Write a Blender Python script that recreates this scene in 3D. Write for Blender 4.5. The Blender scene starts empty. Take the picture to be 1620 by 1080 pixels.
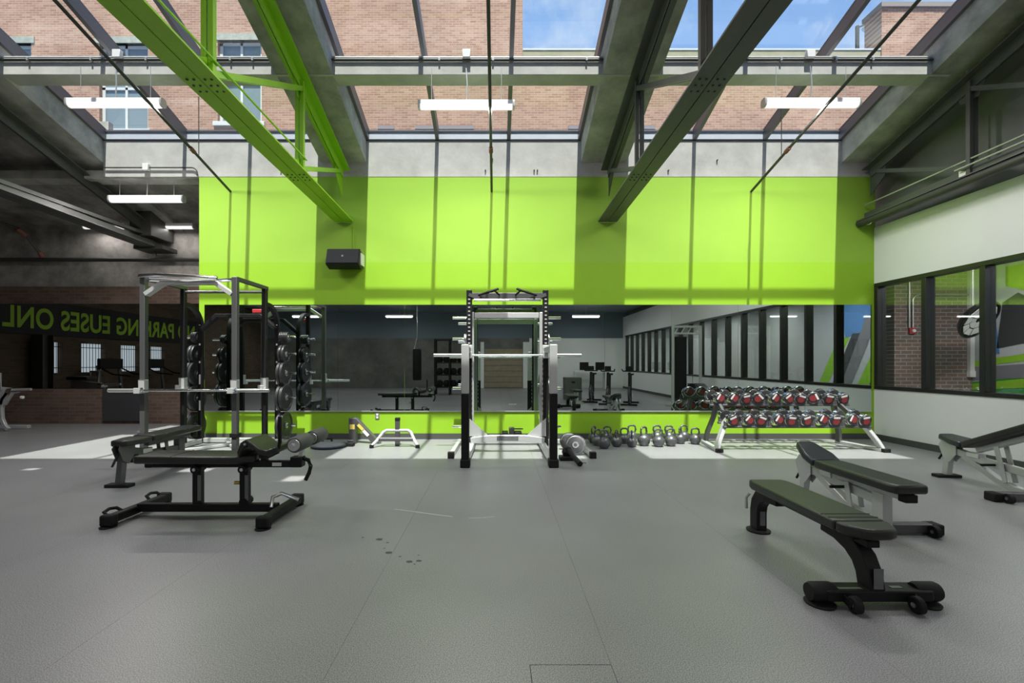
import bpy, bmesh, math, random
from mathutils import Vector, Matrix

random.seed(7)
SC = bpy.context.scene
COL = SC.collection
R = math.radians

# ------------------------------------------------------------------ camera
cam_d = bpy.data.cameras.new('camera')
cam_d.sensor_width = 36.0
cam_d.lens = 720.0 / 1620.0 * 36.0
cam_d.shift_x = 24.0 / 1620.0
cam_d.shift_y = 33.0 / 1620.0
cam_d.clip_start = 0.05
cam_d.clip_end = 500
cam = bpy.data.objects.new('camera', cam_d)
COL.objects.link(cam)
cam.location = (0, 0, 1.34)
cam.rotation_euler = (R(90), 0, 0)
SC.camera = cam

# ------------------------------------------------------------------ exposure
SC.view_settings.view_transform = 'Standard'
SC.view_settings.look = 'None'
SC.view_settings.exposure = 0.0
SC.view_settings.gamma = 1.0
SC.view_settings.use_curve_mapping = False
try:
    SC.cycles.use_denoising = True
    SC.cycles.max_bounces = 8
    SC.cycles.diffuse_bounces = 5
    SC.cycles.glossy_bounces = 4
    SC.cycles.transparent_max_bounces = 12
    SC.cycles.sample_clamp_indirect = 6.0
    SC.cycles.caustics_reflective = False
    SC.cycles.caustics_refractive = False
except Exception:
    pass

# ------------------------------------------------------------------ sky
W = bpy.data.worlds.new('sky')
SC.world = W
W.use_nodes = True
nt = W.node_tree
nt.nodes.clear()
n_out = nt.nodes.new('ShaderNodeOutputWorld')
n_bg = nt.nodes.new('ShaderNodeBackground')
n_tc = nt.nodes.new('ShaderNodeTexCoord')
n_no = nt.nodes.new('ShaderNodeTexNoise')
n_no.inputs['Scale'].default_value = 3.2
n_no.inputs['Detail'].default_value = 9
n_no.inputs['Roughness'].default_value = 0.6
n_cr = nt.nodes.new('ShaderNodeValToRGB')
n_cr.color_ramp.elements[0].position = 0.47
n_cr.color_ramp.elements[0].color = (0.27, 0.45, 0.83, 1)
n_cr.color_ramp.elements[1].position = 0.72
n_cr.color_ramp.elements[1].color = (0.80, 0.86, 0.95, 1)
nt.links.new(n_tc.outputs['Generated'], n_no.inputs['Vector'])
nt.links.new(n_no.outputs['Fac'], n_cr.inputs['Fac'])
nt.links.new(n_cr.outputs['Color'], n_bg.inputs['Color'])
n_bg.inputs['Strength'].default_value = 1.15
nt.links.new(n_bg.outputs['Background'], n_out.inputs['Surface'])

# ------------------------------------------------------------------ sun (behind the camera, steep)
SUN_T = 2.5
sun_d = bpy.data.lights.new('sun', 'SUN')
sun_d.energy = 9.2
sun_d.angle = R(0.6)
sun_d.color = (1.0, 0.96, 0.90)
sun = bpy.data.objects.new('sun', sun_d)
COL.objects.link(sun)
sun.location = (0, -10, 30)
sun.rotation_euler = Vector((-0.06, 1.0, -SUN_T)).to_track_quat('-Z', 'Y').to_euler()

TUBE_POWER = 66.0      # watts of each tube fixture in view
HALL_POWER = 20.0
MID_FILL_POWER = 62.0       # watts of each unseen tube fixture added to brighten the mid floor      # watts of each tube fixture further back in the hall

# ------------------------------------------------------------------ materials
MATS = {}
def mat(name, col, rough=0.6, metal=0.0, var=0.0, vscale=6.0, bump=0.0, bscale=60.0, spec=0.5, emit=None, estr=0.0, col2=None, detail=6.0, coat=0.0):
    if name in MATS:
        return MATS[name]
    m = bpy.data.materials.new(name)
    m.use_nodes = True
    t = m.node_tree
    b = t.nodes['Principled BSDF']
    b.inputs['Base Color'].default_value = (*col, 1)
    b.inputs['Roughness'].default_value = rough
    b.inputs['Metallic'].default_value = metal
    b.inputs['Specular IOR Level'].default_value = spec
    b.inputs['Coat Weight'].default_value = coat
    if emit:
        b.inputs['Emission Color'].default_value = (*emit, 1)
        b.inputs['Emission Strength'].default_value = estr
    if var or col2 or bump:
        tc = t.nodes.new('ShaderNodeTexCoord')
    if var or col2:
        no = t.nodes.new('ShaderNodeTexNoise')
        no.inputs['Scale'].default_value = vscale
        no.inputs['Detail'].default_value = detail
        no.inputs['Roughness'].default_value = 0.65
        t.links.new(tc.outputs['Object'], no.inputs['Vector'])
        cr = t.nodes.new('ShaderNodeValToRGB')
        cr.color_ramp.elements[0].position = 0.3
        cr.color_ramp.elements[1].position = 0.7
        if col2:
            a, c = col, col2
        else:
            a = tuple(x * (1 - var) for x in col)
            c = tuple(min(1, x * (1 + var)) for x in col)
        cr.color_ramp.elements[0].color = (*a, 1)
        cr.color_ramp.elements[1].color = (*c, 1)
        t.links.new(no.outputs['Fac'], cr.inputs['Fac'])
        t.links.new(cr.outputs['Color'], b.inputs['Base Color'])
    if bump:
        nb = t.nodes.new('ShaderNodeTexNoise')
        nb.inputs['Scale'].default_value = bscale
        nb.inputs['Detail'].default_value = 4
        t.links.new(tc.outputs['Object'], nb.inputs['Vector'])
        bp = t.nodes.new('ShaderNodeBump')
        bp.inputs['Strength'].default_value = bump
        bp.inputs['Distance'].default_value = 0.01
        t.links.new(nb.outputs['Fac'], bp.inputs['Height'])
        t.links.new(bp.outputs['Normal'], b.inputs['Normal'])
    MATS[name] = m
    return m

def brick_mat(name, c1, c2, mortar, axis='xz', bw=0.225, bh=0.075, stain=0.35):
    """brick courses in wall coordinates; axis says which two object axes span the wall"""
    m = bpy.data.materials.new(name)
    m.use_nodes = True
    t = m.node_tree
    b = t.nodes['Principled BSDF']
    b.inputs['Roughness'].default_value = 0.9
    tc = t.nodes.new('ShaderNodeTexCoord')
    sp = t.nodes.new('ShaderNodeSeparateXYZ')
    cb = t.nodes.new('ShaderNodeCombineXYZ')
    t.links.new(tc.outputs['Object'], sp.inputs[0])
    t.links.new(sp.outputs['XYZ'.index(axis[0].upper())], cb.inputs[0])
    t.links.new(sp.outputs['XYZ'.index(axis[1].upper())], cb.inputs[1])
    br = t.nodes.new('ShaderNodeTexBrick')
    br.inputs['Scale'].default_value = 1.0
    br.inputs['Brick Width'].default_value = bw
    br.inputs['Row Height'].default_value = bh
    br.inputs['Mortar Size'].default_value = 0.008
    br.inputs['Color1'].default_value = (*c1, 1)
    br.inputs['Color2'].default_value = (*c2, 1)
    br.inputs['Mortar'].default_value = (*mortar, 1)
    t.links.new(cb.outputs[0], br.inputs['Vector'])
    no = t.nodes.new('ShaderNodeTexNoise')
    no.inputs['Scale'].default_value = 0.55
    no.inputs['Detail'].default_value = 7
    t.links.new(cb.outputs[0], no.inputs['Vector'])
    cr = t.nodes.new('ShaderNodeValToRGB')
    cr.color_ramp.elements[0].position = 0.3
    cr.color_ramp.elements[0].color = (1 - stain, 1 - stain, 1 - stain, 1)
    cr.color_ramp.elements[1].position = 0.7
    cr.color_ramp.elements[1].color = (1, 1, 1, 1)
    t.links.new(no.outputs['Fac'], cr.inputs['Fac'])
    mx = t.nodes.new('ShaderNodeMix')
    mx.data_type = 'RGBA'
    mx.blend_type = 'MULTIPLY'
    mx.inputs[0].default_value = 1.0
    t.links.new(br.outputs['Color'], mx.inputs[6])
    t.links.new(cr.outputs['Color'], mx.inputs[7])
    t.links.new(mx.outputs[2], b.inputs['Base Color'])
    bp = t.nodes.new('ShaderNodeBump')
    bp.inputs['Strength'].default_value = 0.5
    bp.inputs['Distance'].default_value = 0.01
    bp.invert = True
    t.links.new(br.outputs['Fac'], bp.inputs['Height'])
    t.links.new(bp.outputs['Normal'], b.inputs['Normal'])
    MATS[name] = m
    return m

def glass_mat(name, tint=(0.95, 0.98, 0.97), refl=0.03):
    m = bpy.data.materials.new(name)
    m.use_nodes = True
    t = m.node_tree
    t.nodes.clear()
    o = t.nodes.new('ShaderNodeOutputMaterial')
    tr = t.nodes.new('ShaderNodeBsdfTransparent')
    tr.inputs[0].default_value = (*tint, 1)
    gl = t.nodes.new('ShaderNodeBsdfGlossy')
    gl.inputs['Roughness'].default_value = 0.01
    lw = t.nodes.new('ShaderNodeLayerWeight')
    lw.inputs[0].default_value = 0.5
    pw = t.nodes.new('ShaderNodeMath'); pw.operation = 'POWER'; pw.inputs[1].default_value = 4.0
    t.links.new(lw.outputs['Facing'], pw.inputs[0])
    mu = t.nodes.new('ShaderNodeMath')
    mu.operation = 'MULTIPLY_ADD'
    mu.inputs[1].default_value = 0.45
    mu.inputs[2].default_value = refl
    mu.use_clamp = True
    t.links.new(pw.outputs[0], mu.inputs[0])
    mx = t.nodes.new('ShaderNodeMixShader')
    t.links.new(mu.outputs[0], mx.inputs[0])
    t.links.new(tr.outputs[0], mx.inputs[1])
    t.links.new(gl.outputs[0], mx.inputs[2])
    t.links.new(mx.outputs[0], o.inputs[0])
    MATS[name] = m
    return m

def floor_mat():
    m = bpy.data.materials.new('rubber_floor')
    m.use_nodes = True
    t = m.node_tree
    b = t.nodes['Principled BSDF']
    tc = t.nodes.new('ShaderNodeTexCoord')
    n1 = t.nodes.new('ShaderNodeTexNoise'); n1.inputs['Scale'].default_value = 210; n1.inputs['Detail'].default_value = 2
    n2 = t.nodes.new('ShaderNodeTexNoise'); n2.inputs['Scale'].default_value = 0.8; n2.inputs['Detail'].default_value = 6
    t.links.new(tc.outputs['Object'], n1.inputs['Vector']); t.links.new(tc.outputs['Object'], n2.inputs['Vector'])
    c1 = t.nodes.new('ShaderNodeValToRGB')
    c1.color_ramp.elements[0].position = 0.40; c1.color_ramp.elements[0].color = (0.135, 0.136, 0.137, 1)
    c1.color_ramp.elements[1].position = 0.62; c1.color_ramp.elements[1].color = (0.375, 0.38, 0.384, 1)
    t.links.new(n1.outputs['Fac'], c1.inputs['Fac'])
    c2 = t.nodes.new('ShaderNodeValToRGB')
    c2.color_ramp.elements[0].position = 0.35; c2.color_ramp.elements[0].color = (0.88, 0.88, 0.88, 1)
    c2.color_ramp.elements[1].position = 0.65; c2.color_ramp.elements[1].color = (1.05, 1.05, 1.05, 1)
    t.links.new(n2.outputs['Fac'], c2.inputs['Fac'])
    mx = t.nodes.new('ShaderNodeMix'); mx.data_type = 'RGBA'; mx.blend_type = 'MULTIPLY'; mx.inputs[0].default_value = 1
    t.links.new(c1.outputs['Color'], mx.inputs[6]); t.links.new(c2.outputs['Color'], mx.inputs[7])
    t.links.new(mx.outputs[2], b.inputs['Base Color'])
    b.inputs['Roughness'].default_value = 0.38
    b.inputs['Specular IOR Level'].default_value = 0.7
    bp = t.nodes.new('ShaderNodeBump'); bp.inputs['Strength'].default_value = 0.10; bp.inputs['Distance'].default_value = 0.003
    t.links.new(n1.outputs['Fac'], bp.inputs['Height']); t.links.new(bp.outputs['Normal'], b.inputs['Normal'])
    MATS['rubber_floor'] = m
    return m

LIME = (0.44, 0.76, 0.035)
M_lime_hi = mat('lime_paint_upper', (0.295, 0.52, 0.045), 0.75, var=0.03, vscale=1.5)
M_lime = mat('lime_paint', (0.275, 0.52, 0.016), 0.7, var=0.03, vscale=1.5)
M_lime_steel = mat('lime_painted_steel', (0.31, 0.60, 0.02), 0.45, var=0.05, vscale=3)
M_dark_steel = mat('dark_grey_painted_steel', (0.08, 0.084, 0.078), 0.45, var=0.15, vscale=3)
M_conc = mat('concrete', (0.43, 0.42, 0.39), 0.9, var=0.42, vscale=2.4, detail=11, bump=0.25, bscale=14)
M_conc_light = mat('concrete_light', (0.49, 0.48, 0.455), 0.9, var=0.16, vscale=2.6, detail=11, bump=0.2, bscale=14)
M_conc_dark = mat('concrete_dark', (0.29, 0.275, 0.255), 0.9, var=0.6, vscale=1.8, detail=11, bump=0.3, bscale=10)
M_white = mat('white_wall_paint', (0.84, 0.86, 0.86), 0.8, var=0.015, vscale=1.0)
M_darkwall = mat('dark_grey_wall_paint', (0.17, 0.175, 0.16), 0.85, var=0.15, vscale=1.5)
M_base = mat('baseboard_rubber', (0.07, 0.075, 0.07), 0.55)
M_frame = mat('black_window_frame', (0.018, 0.019, 0.018), 0.35)
M_mull = mat('skylight_grey_metal', (0.16, 0.155, 0.17), 0.4, 0.3)
M_sill = mat('skylight_pale_sill', (0.55, 0.58, 0.64), 0.5, var=0.06, vscale=3)
M_mirror = mat('mirror_silver', (0.60, 0.67, 0.66), 0.0, 1.0)
M_mirror2 = mat('mirror_smoky', (0.5, 0.52, 0.5), 0.0, 1.0)
M_black = mat('black_vinyl', (0.020, 0.021, 0.019), 0.34, var=0.1, vscale=30, bump=0.1, bscale=300)
M_blackm = mat('black_powder_coat', (0.013, 0.013, 0.0135), 0.42, spec=0.2)
M_rubber = mat('black_rubber', (0.013, 0.013, 0.013), 0.7, spec=0.25)
M_graph = mat('graphite_metal', (0.12, 0.12, 0.125), 0.4, 0.5)
M_silver = mat('silver_powder_coat', (0.55, 0.56, 0.56), 0.35, 0.35)
M_chrome = mat('chrome', (0.86, 0.87, 0.88), 0.12, 1.0)
M_steel = mat('brushed_steel', (0.7, 0.71, 0.72), 0.28, 0.9)
M_pipe = mat('dark_pipe_paint', (0.045, 0.045, 0.042), 0.5)
M_galv = mat('galvanised_conduit', (0.55, 0.56, 0.55), 0.35, 0.6)
M_tubewhite = mat('white_enamel', (0.82, 0.81, 0.81), 0.4)
M_diff = mat('light_diffuser', (0.9, 0.88, 0.88), 0.5, emit=(1.0, 0.95, 0.95), estr=0.9)
M_diff_hall = mat('light_diffuser_hall', (0.9, 0.88, 0.88), 0.5, emit=(1.0, 0.96, 0.95), estr=14.0)
M_red = mat('red_plastic', (0.45, 0.03, 0.04), 0.4)
M_redb = mat('dull_red_enamel', (0.27, 0.035, 0.04), 0.45)
M_brass = mat('brass_knob', (0.45, 0.33, 0.08), 0.35, 0.8)
M_yellow = mat('yellow_sticker', (0.75, 0.6, 0.12), 0.5)
M_sticker = mat('silver_sticker', (0.17, 0.175, 0.18), 0.35, 0.3, var=0.12, vscale=20)
M_kettle = mat('kettlebell_iron', (0.13, 0.135, 0.14), 0.36, 0.6, var=0.2, vscale=12)
M_urethane = mat('black_urethane', (0.03, 0.03, 0.032), 0.4)
M_wood = mat('plywood', (0.30, 0.25, 0.18), 0.7, var=0.15, vscale=4)
M_bluevinyl = mat('black_vinyl_seat', (0.03, 0.033, 0.04), 0.25, bump=0.08, bscale=300)
M_brick_out = brick_mat('brick_outside', (0.38, 0.18, 0.115), (0.52, 0.30, 0.20), (0.50, 0.40, 0.31), stain=0.25)
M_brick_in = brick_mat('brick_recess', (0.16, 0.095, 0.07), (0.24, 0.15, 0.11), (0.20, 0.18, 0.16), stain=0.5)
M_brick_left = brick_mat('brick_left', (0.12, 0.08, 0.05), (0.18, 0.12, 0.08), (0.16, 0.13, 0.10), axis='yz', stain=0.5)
M_brick_cor = brick_mat('brick_corridor', (0.30, 0.18, 0.145), (0.20, 0.155, 0.135), (0.42, 0.41, 0.40), stain=0.3)
M_brick_side = brick_mat('brick_side', (0.45, 0.25, 0.18), (0.55, 0.36, 0.25), (0.55, 0.48, 0.4), axis='yz', stain=0.25)
M_glass = glass_mat('skylight_glass')
M_glass_w = glass_mat('window_glass', (0.90, 0.93, 0.92), 0.16)
M_floor = floor_mat()

# ------------------------------------------------------------------ mesh builder
class MB:
    def __init__(s):
        s.v = []; s.f = []; s.mi = []
        s.cur = 0
    def add(s, vs, fs):
        o = len(s.v)
        s.v.extend([tuple(p) for p in vs])
        for f in fs:
            s.f.append(tuple(i + o for i in f)); s.mi.append(s.cur)
        return s
    def m(s, i):
        s.cur = i; return s
    def box(s, x0, x1, y0, y1, z0, z1):
        vs = [(x, y, z) for x in (x0, x1) for y in (y0, y1) for z in (z0, z1)]
        return s.add(vs, [(0, 1, 3, 2), (4, 6, 7, 5), (0, 4, 5, 1), (2, 3, 7, 6), (0, 2, 6, 4), (1, 5, 7, 3)])
    def cbox(s, c, d, rot=None):
        hx, hy, hz = d[0] / 2, d[1] / 2, d[2] / 2
        vs = [Vector((x, y, z)) for x in (-hx, hx) for y in (-hy, hy) for z in (-hz, hz)]
        if rot is not None:
            vs = [rot @ p for p in vs]
        c = Vector(c)
        return s.add([p + c for p in vs], [(0, 1, 3, 2), (4, 6, 7, 5), (0, 4, 5, 1), (2, 3, 7, 6), (0, 2, 6, 4), (1, 5, 7, 3)])
    def sweep(s, pts, prof, up=(0, 0, 1), caps=True, closed=False):
        pts = [Vector(p) for p in pts]
        n = len(pts); k = len(prof)
        up = Vector(up)
        vs = []
        for i in range(n):
            if closed:
                a, b = pts[(i - 1) % n], pts[(i + 1) % n]
                t1 = (pts[i] - a).normalized(); t2 = (b - pts[i]).normalized()
            else:
                t1 = (pts[i] - pts[i - 1]).normalized() if i > 0 else (pts[1] - pts[0]).normalized()
                t2 = (pts[i + 1] - pts[i]).normalized() if i < n - 1 else t1
            t = (t1 + t2)
            t = t.normalized() if t.length > 1e-6 else t1
            u = up
            if abs(t.dot(u)) > 0.98:
                u = Vector((0, 1, 0)) if abs(t.y) < 0.9 else Vector((1, 0, 0))
            sd = t.cross(u).normalized()
            uu = sd.cross(t).normalized()
            cosang = max(0.45, t.dot(t1))
            # miter in the plane of the bend
            bend = (t2 - t1)
            for (a_, b_) in prof:
                off = sd * a_ + uu * b_
                if bend.length > 1e-4:
                    bd = bend.normalized()
                    comp = off.dot(bd)
                    off = off + bd * comp * (1.0 / cosang - 1.0)
                vs.append(pts[i] + off)
        fs = []
        rng = n if closed else n - 1
        for i in range(rng):
            j = (i + 1) % n
            for q in range(k):
                r = (q + 1) % k
                fs.append((i * k + q, i * k + r, j * k + r, j * k + q))
        if caps and not closed:
            fs.append(tuple(range(k))[::-1])
            fs.append(tuple((n - 1) * k + q for q in range(k)))
        return s.add(vs, fs)
    def tube(s, pts, r, seg=10, closed=False):
        prof = [(r * math.cos(2 * math.pi * q / seg), r * math.sin(2 * math.pi * q / seg)) for q in range(seg)]
        return s.sweep(pts, prof, closed=closed)
    def bar(s, pts, w, h, up=(0, 0, 1)):
        return s.sweep(pts, [(-w / 2, -h / 2), (w / 2, -h / 2), (w / 2, h / 2), (-w / 2, h / 2)], up)
    def prism(s, poly, axis, lo, hi):
        k = len(poly)
        def P(a, b, c):
            return {'x': (c, a, b), 'y': (a, c, b), 'z': (a, b, c)}[axis]
        vs = [P(a, b, lo) for a, b in poly] + [P(a, b, hi) for a, b in poly]
        fs = [tuple(range(k)), tuple(range(2 * k - 1, k - 1, -1))]
        for i in range(k):
            j = (i + 1) % k
            fs.append((i, j, k + j, k + i))
        return s.add(vs, fs)
    def lathe(s, prof, c=(0, 0, 0), axis='z', seg=20):
        """prof: list of (radius, height) from one end to the other"""
        vs = []; fs = []
        k = len(prof)
        for i in range(seg):
            a = 2 * math.pi * i / seg
            for r, h in prof:
                p, q = r * math.cos(a), r * math.sin(a)
                d = {'z': (p, q, h), 'x': (h, p, q), 'y': (q, h, p)}[axis]
                vs.append((c[0] + d[0], c[1] + d[1], c[2] + d[2]))
        for i in range(seg):
            j = (i + 1) % seg
            for q in range(k - 1):
                fs.append((i * k + q, j * k + q, j * k + q + 1, i * k + q + 1))
        loop = prof[0] == prof[-1]
        if prof[0][0] > 1e-5 and not loop:
            fs.append(tuple(i * k for i in range(seg))[::-1])
        if prof[-1][0] > 1e-5 and not loop:
            fs.append(tuple(i * k + k - 1 for i in range(seg)))
        return s.add(vs, fs)
    def build(s, name, mats, parent=None, bevel=0.0, bseg=2, smooth=True, loc=None, rot=None):
        me = bpy.data.meshes.new(name)
        me.from_pydata(s.v, [], s.f)
        bm = bmesh.new(); bm.from_mesh(me)
        for f, i in zip(bm.faces, s.mi):
            f.material_index = i
        bmesh.ops.remove_doubles(bm, verts=bm.verts, dist=1e-6)
        bmesh.ops.recalc_face_normals(bm, faces=bm.faces)
        bm.to_mesh(me); bm.free()
        if not isinstance(mats, (list, tuple)):
            mats = [mats]
        for q in mats:
            me.materials.append(q)
        if smooth:
            me.shade_smooth()
            me.set_sharp_from_angle(angle=R(35))
        o = bpy.data.objects.new(name, me)
        COL.objects.link(o)
        if parent is not None:
            o.parent = parent
        if loc is not None:
            o.location = loc
        if rot is not None:
            o.rotation_euler = rot
        if bevel:
            md = o.modifiers.new('bevel', 'BEVEL')
            md.width = bevel; md.segments = bseg
            md.limit_method = 'ANGLE'; md.angle_limit = R(40)
            md.harden_normals = False
        return o

def tag(o, label=None, cat=None, group=None, kind=None):
    if label: o['label'] = label
    if cat: o['category'] = cat
    if group: o['group'] = group
    if kind: o['kind'] = kind
    return o
def thing(name, label, cat, loc=(0, 0, 0), rz=0.0, group=None):
    o = bpy.data.objects.new(name, None)
    o.empty_display_size = 0.1
    COL.objects.link(o)
    o.location = loc; o.rotation_euler = (0, 0, rz)
    return tag(o, label, cat, group)
def struct(o, label, cat='structure'):
    return tag(o, label, cat, None, 'structure')
def copy_tree(o, parent=None):
    c = o.copy(); COL.objects.link(c); c.parent = parent
    for ch in list(o.children):
        copy_tree(ch, c)
    return c
def mesh_copy(o, parent=None, loc=None):
    c = o.copy(); COL.objects.link(c); c.parent = parent
    if loc is not None: c.location = loc
    return c
def arc(c, r, a0, a1, n, plane='yz', k=0.0):
    out = []
    for i in range(n + 1):
        a = R(a0 + (a1 - a0) * i / n)
        p, q = c[0] + r * math.cos(a), c[1] + r * math.sin(a)
        out.append({'yz': (k, p, q), 'xz': (p, k, q), 'xy': (p, q, k)}[plane])
    return out

# ------------------------------------------------------------------ key numbers of the hall
YW = 7.95            # green wall
XR = 6.59            # white wall with windows
XL = -12.0           # far side wall
YB = -7.9            # wall behind the camera
YN = 9.95            # wall of the recess
SL = 0.31            # roof pitch
def zg(y, base=5.38):
    return base + SL * (YW - y)

# ================================================================== STRUCTURE
# ---- floor: slab with rolled rubber strips
def text_to_mesh(o, parent, scale):
    bpy.context.view_layer.update()
    me = bpy.data.meshes.new_from_object(o.evaluated_get(bpy.context.evaluated_depsgraph_get()))
    n = bpy.data.objects.new(o.name + '_mesh', me); COL.objects.link(n)
    n.parent = parent; n.location = o.location; n.rotation_euler = o.rotation_euler; n.scale = scale
    nm = o.name
    bpy.data.objects.remove(o, do_unlink=True)
    n.name = nm
    return n
fl = MB().box(XL, 9.6, YB, YN, -0.12, -0.006).build('floor', M_rubber)
struct(fl, 'dark grey speckled rubber floor laid in long strips', 'floor')
SEAM = 0.507
k = -11
while True:
    x0 = SEAM + 1.24 * k; x1 = x0 + 1.24
    if x0 >= XR: break
    a, b = max(x0, XL) + 0.0006, min(x1, XR) - 0.0006
    if b > a:
        if k == -1:
            MB().prism([(a, YB), (0.1455, YB), (0.1455, 2.02), (b, 2.02), (b, YN), (a, YN)], 'z', -0.006, 0).build('rubber_strip', M_floor, fl)
        else:
            MB().box(a, b, YB, YN, -0.006, 0).build('rubber_strip', M_floor, fl)
    k += 1
MB().box(0.1485, SEAM - 0.0015, YB, 2.016, -0.006, 0).build('rubber_patch', M_floor, fl)
MB().box(XR + 0.16, 9.4, YB, 9.3, -0.006, 0).build('corridor_flooring', mat('corridor_vinyl', (0.20, 0.20, 0.20), 0.4, var=0.1), fl)

M_stain = mat('dark_stain', (0.05, 0.05, 0.048), 0.5)
M_scuff = mat('pale_scuff', (0.45, 0.46, 0.46), 0.7)
rs = random.Random(3)
for px, py, w in ((574, 850, .02), (600, 853, .05), (613, 858, .02), (615, 874, .045), (633, 880, .02), (648, 888, .04), (663, 887, .035), (656, 892, .015), (608, 867, .015), (662, 878, .015)):
    sY = (py - 573) / 1.34
    c = ((px - 786) / sY, 720 / sY)
    poly = []
    for i in range(9):
        a = 2 * math.pi * i / 9
        rr_ = w * rs.uniform(0.5, 0.9)
        poly.append((c[0] + rr_ * math.cos(a) * 0.75, c[1] + rr_ * math.sin(a) * 0.55))
    MB().prism(poly, 'z', 0.0002, 0.0008).build('stain', M_stain, fl)
def scuff(pxs, w):
    g = [((x - 786) / ((y - 573) / 1.34), 720 / ((y - 573) / 1.34), 0.0006) for x, y in pxs]
    MB().bar(g, w, 0.0006).build('scuff', M_scuff, fl)
scuff([(624, 805), (655, 809), (690, 814), (716, 817)], 0.015)
scuff([(742, 819), (762, 819), (782, 817)], 0.013)

# ---- lime wall at the back
wb = MB()
wb.m(1).box(-5.2, XR + 0.02, YW, YW + 0.22, 0, 3.086)
wb.m(0).box(-5.2, XR + 0.02, YW, YW + 0.22, 3.086, 4.58)
wbo = wb.build('wall_back', [M_lime_hi, M_lime], smooth=False)
struct(wbo, 'bright lime green wall behind the racks under the skylights', 'wall')
bb = MB().box(-5.2, XR, YW - 0.014, YW + 0.01, 0, 0.10).build('baseboard_back', M_base)
struct(bb, 'dark grey rubber baseboard along the lime wall', 'baseboard')
cb = MB().box(-6.87, XR + 0.3, YW - 0.004, YW + 0.3, 4.58, 5.21).build('concrete_beam', M_conc_light)
struct(cb, 'pale concrete upstand beam above the lime wall', 'beam')
# small bolt stubs left in the concrete
for px, py in ((445, 270), (779, 252), (845, 270), (1134, 254), (1057, 270), (768, 270), (850, 270)):
    MB().tube([((px - 786) / 90.57, YW - 0.004, 1.34 + (573 - py) / 90.57), ((px - 786) / 90.57, YW - 0.03, 1.34 + (573 - py) / 90.57)], 0.012, 8).build('bolt_stub', M_pipe, cb)

# ---- white wall with the window band
wr = MB()
wr.box(XR, XR + 0.16, YB, YW + 0.02, 0, 0.88)
wr.box(XR, XR + 0.16, YB, YW + 0.02, 2.71, 3.69)
wr.box(XR, XR + 0.16, YB, -7.5, 0.88, 2.71)
wro = wr.build('wall_right', M_white, smooth=False)
struct(wro, 'pale white painted wall with a band of black framed windows', 'wall')
wd = MB().prism([(YB, 3.60), (YW + 0.3, 3.60), (YW + 0.3, zg(YW + 0.3, 5.30)), (0.5, zg(0.5, 5.30)), (YB, 6.2)], 'x', XR + 0.18, XR + 0.34).build('wall_right_upper', M_darkwall)
struct(wd, 'dark grey upper wall above the white wall', 'wall')
bo = MB().box(XR - 0.014, XR + 0.01, YB, YW - 0.014, 0, 0.10).build('baseboard_right', M_base)
struct(bo, 'dark grey rubber baseboard along the white wall', 'baseboard')

win = bpy.data.objects.new('window_1', None); COL.objects.link(win); win.location = (XR, 0, 0)
struct(win, 'black framed interior window band in the white wall', 'window')
MB().box(-0.012, 0.14, -7.5, YW - 0.01, 2.645, 2.712).build('window_head', M_frame, win, bevel=0.004)
MB().box(-0.012, 0.14, -7.5, YW - 0.01, 0.876, 0.935).build('window_sill', M_frame, win, bevel=0.004)
ys = [7.90, 7.02, 6.17]
while ys[-1] > -7.0: ys.append(ys[-1] - 0.845)
mu0 = MB().box(-0.012, 0.14, -0.038, 0.038, 0.935, 2.645).build('mullion', M_frame, win, bevel=0.004, loc=(0, ys[0], 0))
for y in ys[1:]:
    mesh_copy(mu0, win, (0, y, 0))
for i in range(len(ys) - 1):
    y1, y0 = ys[i] - 0.038, ys[i + 1] + 0.038
    MB().box(0.06, 0.07, y0, y1, 0.935, 2.645).build('pane', M_glass_w, win)

# ---- recess on the other side of the lime wall
rw = MB()
rw.m(0).box(XL, -4.9, YN, YN + 0.2, 0, 3.0)
rw.m(1).box(XL, -4.9, YN, YN + 0.2, 3.0, 5.4)
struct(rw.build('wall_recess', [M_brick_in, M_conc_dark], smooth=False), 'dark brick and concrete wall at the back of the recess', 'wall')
struct(MB().box(-5.2, -5.0, YW + 0.22, YN, 0, 5.0).build('wall_recess_side', M_darkwall), 'side wall closing the recess behind the lime wall', 'wall')
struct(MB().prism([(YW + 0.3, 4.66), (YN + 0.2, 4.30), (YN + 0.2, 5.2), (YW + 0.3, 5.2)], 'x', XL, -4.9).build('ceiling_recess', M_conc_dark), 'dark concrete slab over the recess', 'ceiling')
struct(MB().box(XL, -5.2, YW + 0.02, YW + 0.3, 4.56, 4.70).build('trim_1', M_conc), 'concrete lintel at the mouth of the recess', 'beam')
rm = thing('wall_mirror', 'long dark wall mirror on the brick wall of the recess', 'mirror', (0, YN, 0))
MB().box(-11.9, -8.70, -0.012, -0.002, 0.77, 2.62).build('mirror_panel', M_mirror2, rm)
MB().box(-8.697, -5.3, -0.012, -0.002, 0.77, 2.62).build('mirror_panel', M_mirror2, rm)
gp = MB().box(-8.58, -7.70, YN - 0.05, YN - 0.004, 0.06, 0.765).build('access_panel', mat('panel_grey', (0.045, 0.047, 0.052), 0.6), bevel=0.006)
tag(gp, 'plain dark grey panel on the low brick wall under the recess mirror', 'panel')

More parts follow.
